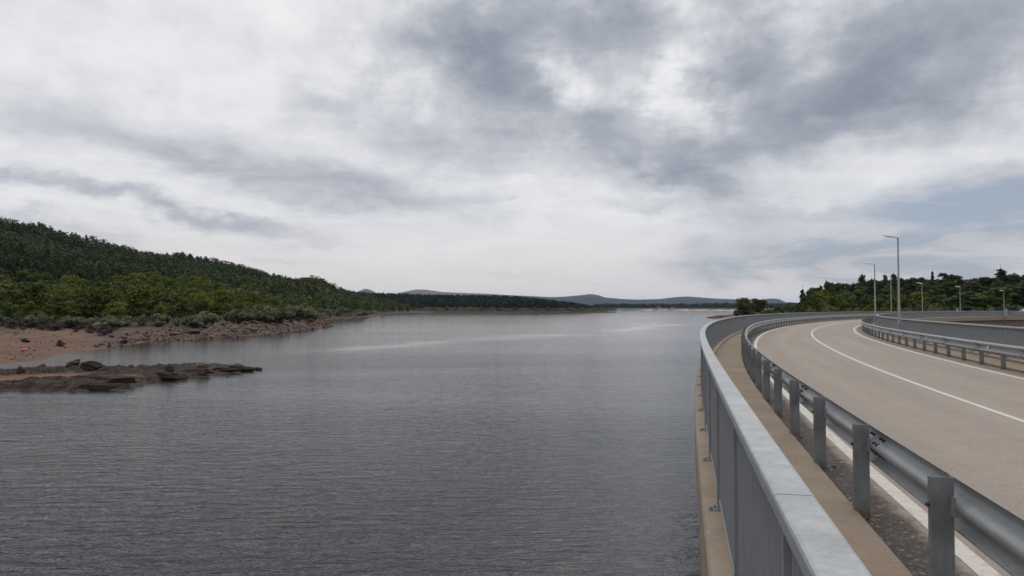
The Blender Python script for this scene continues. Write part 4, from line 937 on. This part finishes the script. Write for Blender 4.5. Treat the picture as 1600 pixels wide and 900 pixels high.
for i, (x, y, z, d) in enumerate(shr):
    k = random.random()
    if k < .68: plant('willow_bush', random.choice(SHR), x, y, z - .1, random.uniform(1.6, 3.1) * (1.0 + .85 * float(smooth((math.degrees(math.atan2(x, y)) + 24) / 6))), random.uniform(.75, 1.05), 'low grey green bush on the upper edge of the left shore', 'bush', 'grey bushes along the left shore', second='twigs')
    elif k < .88: plant('green_bush', random.choice(OLV), x, y, z - .1, random.uniform(1.2, 2.2), random.uniform(.8, 1.1), 'low dark green bush among the grey ones on the left shore', 'bush', 'green bushes along the left shore', second='twigs')
    else: plant('green_bush', BRT[0], x, y, z - .1, random.uniform(1.2, 2.0), random.uniform(.8, 1.1), 'low bright green bush at the foot of the oaks on the left shore', 'bush', 'bright bushes along the left shore', second='twigs')
for px, py, h_, wf, lb in NAMED:
    x, y, z = shore_z(px, py + h_ * F / 170 * .48); plant('willow_bush', random.choice(SHR), x, y, z - .15, h_, wf, lb, 'bush', second='twigs')
# pines of the hillside: the 270 nearest as trees, the rest as one forest
hp = spaced((-60, 520), 262, 1010, lambda A, r, d: (d > vegd(A) + 62) & (np.degrees(A) < -13.2), 5200, 5.6, 6)
hp.sort(key=lambda q: math.hypot(q[0], q[1]))
for x, y, z, d in hp[:275]:
    plant('pine_tree', random.choice(PINE), x, y, z - .2, random.uniform(6, 9), random.uniform(1.1, 1.5), 'dark green pine on the lower hillside behind the oak belt', 'tree', 'pines on the left hillside', parts=False)
def mass(name, pts, kinds, label, cat, seed, hr_, wr, keep, hs=lambda A: 1.):
    rs = np.random.RandomState(seed); QQ, TT, MI = [], [], []
    cl = []
    for (bl, sz, mi) in kinds:
        for v in range(3): q, t_ = leaf_cloud(rs, bl(seed * 10 + v), keep, sz); cl.append((q.reshape(-1, 4, 3), t_.reshape(-1, 4, 4), mi))
    for x, y, z, d in pts:
        q, t_, mi = cl[rs.randint(len(cl))]; h_ = rs.uniform(*hr_) * hs(math.degrees(math.atan2(x, y))); w_ = rs.uniform(*wr) * h_; a = rs.uniform(0, 6.28); c, s_ = math.cos(a), math.sin(a)
        p = np.stack([(q[..., 0] * c - q[..., 1] * s_) * w_ + x, (q[..., 0] * s_ + q[..., 1] * c) * w_ + y, q[..., 2] * h_ + z - .2], -1); QQ.append(p.reshape(-1, 3)); tt = t_.copy(); tt[..., 0] = np.clip(tt[..., 0] * .6 + rs.uniform(0, .3) + .28 * float(fbm(np.array(x), np.array(y), 130, 3, 2)), 0, 1); TT.append(tt.reshape(-1, 4)); MI.append(np.full(len(q), mi))
    Q = np.concatenate(QQ); me = mesh_np(name, Q, quads(len(Q) // 4), [M['pine_needles'], M['dark_oak_leaves'], M['far_wood'], M['willow_leaves'], M['oak_leaves']], midx=np.concatenate(MI), colr=np.concatenate(TT)); mobj(name, me, label=label, cat=cat, kind='stuff')
mass('pine_forest', hp[275:], [(lambda s: b_pine(s, .4), .066, 0), (lambda s: b_pine(s, .6), .066, 0), (lambda s: b_pine(s, .3), .066, 0), (lambda s: b_oak(s, .34), .062, 0)], 'dense dark pine forest covering the left hillside', 'forest', 7, (4.5, 8.8), (1.25, 1.8), 170)
far1 = spaced((380, 640), 400, 1150, lambda A, r, d: (d > 10) & (np.degrees(A) > -20.5), 1600, 7.5, 8)
far1 = [q for q in far1 if not (math.hypot(q[0], q[1]) < 1010 and math.degrees(math.atan2(q[0], q[1])) < -13.2 and q[3] > 70)]
mass('green_woodland', far1, [(lambda s: b_oak(s, .34), .07, 1), (lambda s: b_oak(s, .34), .07, 4), (lambda s: b_pine(s, .4), .08, 0)], 'mixed green woodland behind the second shore point', 'woodland', 9, (7, 12), (.9, 1.3), 110)
far2 = spaced((480, 965), 1115, 1900, lambda A, r, d: (d > np.where(np.degrees(A) > 2, 20, 40)) & (r < np.interp(np.degrees(A), [-11, 3, 8.2], [1900, 1700, 1430])) , 3300, 10., 10)
mass('far_pine_wood', far2, [(lambda s: b_pine(s, .4, 14, .26), .10, 2), (lambda s: b_oak(s, .3), .09, 2)], 'dark pine wood on the far low promontory', 'woodland', 11, (11, 19), (.9, 1.3), 70, lambda A: float(np.interp(A, [2, 5, 8], [1, .75, .35])))
far3 = spaced((590, 962), 1105, 1420, lambda A, r, d: (d > 4) & (d < 52), 620, 6., 12)
mass('far_bushes', far3, [(lambda s: b_shrub(s), .12, 3), (lambda s: b_shrub(s), .12, 3), (lambda s: b_shrub(s), .12, 1)], 'grey green bushes along the far low shore', 'bushes', 13, (4.5, 8), (.8, 1.3), 60)
sec = spaced((500, 640), 330, 900, lambda A, r, d: (d > 2) & (d < 18), 190, 3.8, 14)
mass('second_shore_bushes', sec, [(lambda s: b_shrub(s), .11, 3), (lambda s: b_shrub(s), .11, 3), (lambda s: b_shrub(s), .11, 1)], 'grey green bushes on the second shore point', 'bushes', 15, (2.6, 4.5), (.8, 1.2), 90)
far4 = spaced((930, 1260), 2500, 4300, lambda A, r, d: (d > 260), 2300, 22, 16)
mass('distant_wood', far4, [(lambda s: b_oak(s, .34), .12, 2), (lambda s: b_pine(s, .4, 14, .26), .12, 2)], 'distant dark woods beyond the pale beach', 'woodland', 17, (11, 22), (1.0, 1.6), 40)
# ------------------------------------------------------------------ trees of the right bank
def rtree(px, ty, wpx, Y, tpls, label, name='pine_tree', group=None, zb=None, cat='tree', second='trunk'):
    x = aty(px, ty, Y)[0]; zg = ground_z(x, Y) if zb is None else zb; h_ = aty(px, ty, Y)[2] - zg; me = tpls[0]
    ext = {id(SPIRE): .27, id(PINEROUND): .70, id(OAKD): .78, id(OAK): .74, id(OAKB): .74, id(PINE): .48, id(SHR): 1.5, id(OLV): 1.5, id(ROUND): .72, id(BRT): 1.5}[id(tpls)]
    wf = (wpx * Y / F) / (ext * h_); plant(name, random.choice(tpls), x, Y, zg - .1, h_ * 1.02, wf, label, cat, group, second=second)
random.seed(21)
for px, ty, w_, Y, tp, nm, lb in [
    (1254, 452.5, 12, 300, SPIRE, 'cypress_tree', 'narrow dark cypress standing apart at the left end of the right bank wood'),
    (1291, 439, 10, 345, SPIRE, 'spruce_tree', 'small dark spruce tip rising above the yellow green round tree'),
    (1347, 429, 17, 340, SPIRE, 'spruce_tree', 'tall dark pointed spruce just left of the second nearest lamp'),
    (1362, 436, 14, 350, SPIRE, 'spruce_tree', 'shorter dark spruce directly behind the second nearest lamp pole'),
    (1383, 429, 11, 345, SPIRE, 'spruce_tree', 'thin dark spruce spire left of the third lamp head'),
    (1396, 428, 16, 345, SPIRE, 'spruce_tree', 'dark pointed spruce between the third lamp and the nearest lamp pole'),
    (1457, 424, 7, 370, SPIRE, 'cypress_tree', 'narrow dark column shaped treetop right of the fourth lamp'),
    (1564, 420, 22, 360, SPIRE, 'spruce_tree', 'highest dark spruce, above the right end of the wood'),
    (1273, 451, 24, 310, PINEROUND, 'pine_tree', 'dark leaning pine at the left edge of the wood beside the cypress'),
    (1477, 426.5, 22, 360, PINEROUND, 'pine_tree', 'dome shaped dark pine standing out on the skyline right of the fourth lamp'),
    (1495, 430, 20, 362, PINEROUND, 'pine_tree', 'dark pine with a peaked top above the fifth lamp'),
    (1585, 426, 20, 362, PINEROUND, 'pine_tree', 'dark rounded pine right of the highest spruce'),
    (1287, 451, 36, 262, OAKB, 'oak_tree', 'yellow green round tree at the left of the wood above the dam railing'),
    (1163, 463, 29, 455, ROUND, 'round_tree', 'left one of the two dark round trees on the low spit'),
    (1184, 464.5, 24, 470, ROUND, 'round_tree', 'right one of the two dark round trees on the low spit')]:
    rtree(px, ty, w_, Y, tp, lb, nm)
SKY_PX = [1240, 1262, 1280, 1300, 1320, 1335, 1360, 1400, 1420, 1440, 1478, 1505, 1520, 1540, 1563, 1585, 1610, 1700, 1800]; SKY_PY = [470, 455, 443, 440, 441, 443, 437, 436, 434, 431, 433, 436, 431, 432, 430, 429, 429, 430, 435]
for px in np.arange(1262, 1760, 7.5):
    q = float(px) + random.uniform(-3, 3); rtree(q, np.interp(q, SKY_PX, SKY_PY) + random.uniform(-1, 6), random.uniform(17, 27), random.uniform(320, 375), PINEROUND, 'dark pine on the skyline of the right bank wood', 'pine_tree', 'dark pines of the right bank wood')
for px in np.arange(1264, 1760, 9):
    q = float(px) + random.uniform(-4, 4); rtree(q, np.interp(q, SKY_PX, SKY_PY) + random.uniform(7, 18), random.uniform(20, 34), random.uniform(285, 318), random.choice((PINEROUND, OAKD, OAKD)), 'dark tree in the middle rank of the right bank wood', 'woodland_tree', 'middle rank of the right bank wood')
for px in np.arange(1272, 1760, 12):
    q = float(px) + random.uniform(-5, 5); big = q > 1505
    rtree(q, (452 if big else 460) + random.uniform(-5, 8), random.uniform(30, 44) * (1.2 if big else 1), random.uniform(238, 275), OAKD if random.random() < .55 else OAK, 'green broad oak in the front rank of the right bank wood', 'oak_tree', 'front rank of the right bank wood')
for px in np.arange(1246, 1760, 9):
    q = float(px) + random.uniform(-5, 5); rtree(q, 476 + random.uniform(-4, 3), random.uniform(16, 28), random.uniform(212, 236), random.choice((OLV, OLV, SHR, BRT)), 'low bush at the foot of the right bank wood behind the dam railing', 'bush', 'bushes along the foot of the right bank wood', cat='bush', second='twigs')
for px, ty, w_, Y, tp in ((1199, 481, 14, 440, BRT), (1208, 480, 16, 435, BRT), (1218, 476, 22, 420, OLV), (1229, 474, 20, 410, OLV), (1239, 473, 20, 400, OLV), (1248, 471, 20, 390, OLV), (1262, 474, 18, 380, OLV), (1150, 482, 8, 450, OLV), (1176, 484, 12, 440, BRT), (1192, 483, 10, 445, BRT)):
    rtree(px, ty, w_, Y, tp, 'green bush on the low bank between the round trees and the wood', 'bush', 'bushes on the low spit', cat='bush', second='twigs')
# thin mast behind the wood
x, y, zt = aty(1552.5, 420, 420); z0 = ground_z(x, y); mr = empty('mast', (x, y, z0), label='very thin grey mast rising behind the wood left of the highest spruce', cat='mast')
mobj('pole', MB().tube([(0, 0, 0), (0, 0, zt - z0)], [.09, .05], 6).mesh('pole', M['galvanised_pole']), mr)

# a few small white buildings across the water
for i, (px, py, Y, w_, lb) in enumerate(((1031, 478.0, 2900, 15, 'tiny pale building across the water, left of the other one'), (1051, 478.6, 2900, 13, 'tiny pale building across the water, right of the other one'))):
    x, y, zt = aty(px, py, Y); zg = ground_z(x, y); r = empty('distant_building', (x, y, zg), .2 * i, label=lb, cat='building'); hh = max(zt - zg, 5)
    mobj('wall', MB().box(-w_ / 2, w_ / 2, -5, 5, 0, hh * .7).mesh('wall', M['pale_plaster']), r)
    mobj('roof', MB().prism([(-5.6, hh * .7), (0, hh), (5.6, hh * .7)], -w_ / 2 - .5, w_ / 2 + .5).mesh('roof', M['red_rubble']), r)
# ------------------------------------------------------------------ dead leaves along the barrier posts
rs = np.random.RandomState(3); n = 260; s = np.where(rs.uniform(size=n) < .8, np.round(rs.uniform(1, 12, n)) * 2 + .75 + rs.normal(size=n) * .09, rs.uniform(1, 30, n)); o = 1.2 + np.abs(rs.normal(size=n)) * .07; x, y, a = crv(s, o)
P = np.stack([x, y, np.full(n, RZ + .012)], 1); nr_ = rs.normal(size=(n, 3)) * .35 + [0, 0, 1]; nr_ /= np.linalg.norm(nr_, axis=1)[:, None]; t_ = np.cross(nr_, rs.normal(size=(n, 3))); t_ /= np.linalg.norm(t_, axis=1)[:, None]; b_ = np.cross(nr_, t_); sz = rs.uniform(.012, .034, n)[:, None]
Q = np.stack([P - t_ * sz, P - b_ * sz * .6 + nr_ * sz * .2, P + t_ * sz, P + b_ * sz * .6 + nr_ * sz * .2], 1).reshape(-1, 3)
mobj('fallen_leaves', mesh_np('fallen_leaves', Q, quads(n), [M['leaf_brown']]), label='small brown fallen leaves in the gutter along the barrier posts', cat='leaves', kind='stuff')

# ------------------------------------------------------------------ haze: one closed box of even, thin air
HZD = 1.7e-5
hm = bpy.data.materials.new('haze_air'); hm.use_nodes = True; t = NT(hm.node_tree); t.n.clear()
pv = t.new('ShaderNodeVolumePrincipled'); pv.inputs['Color'].default_value = (.40, .60, .95, 1); pv.inputs['Density'].default_value = HZD; pv.inputs['Anisotropy'].default_value = .2
t.new('ShaderNodeOutputMaterial', i_Volume=pv.outputs[0])
mobj('haze', MB().box(-27000, 27000, -27000, 27000, -24, 330).mesh('haze', hm), kind='stuff')
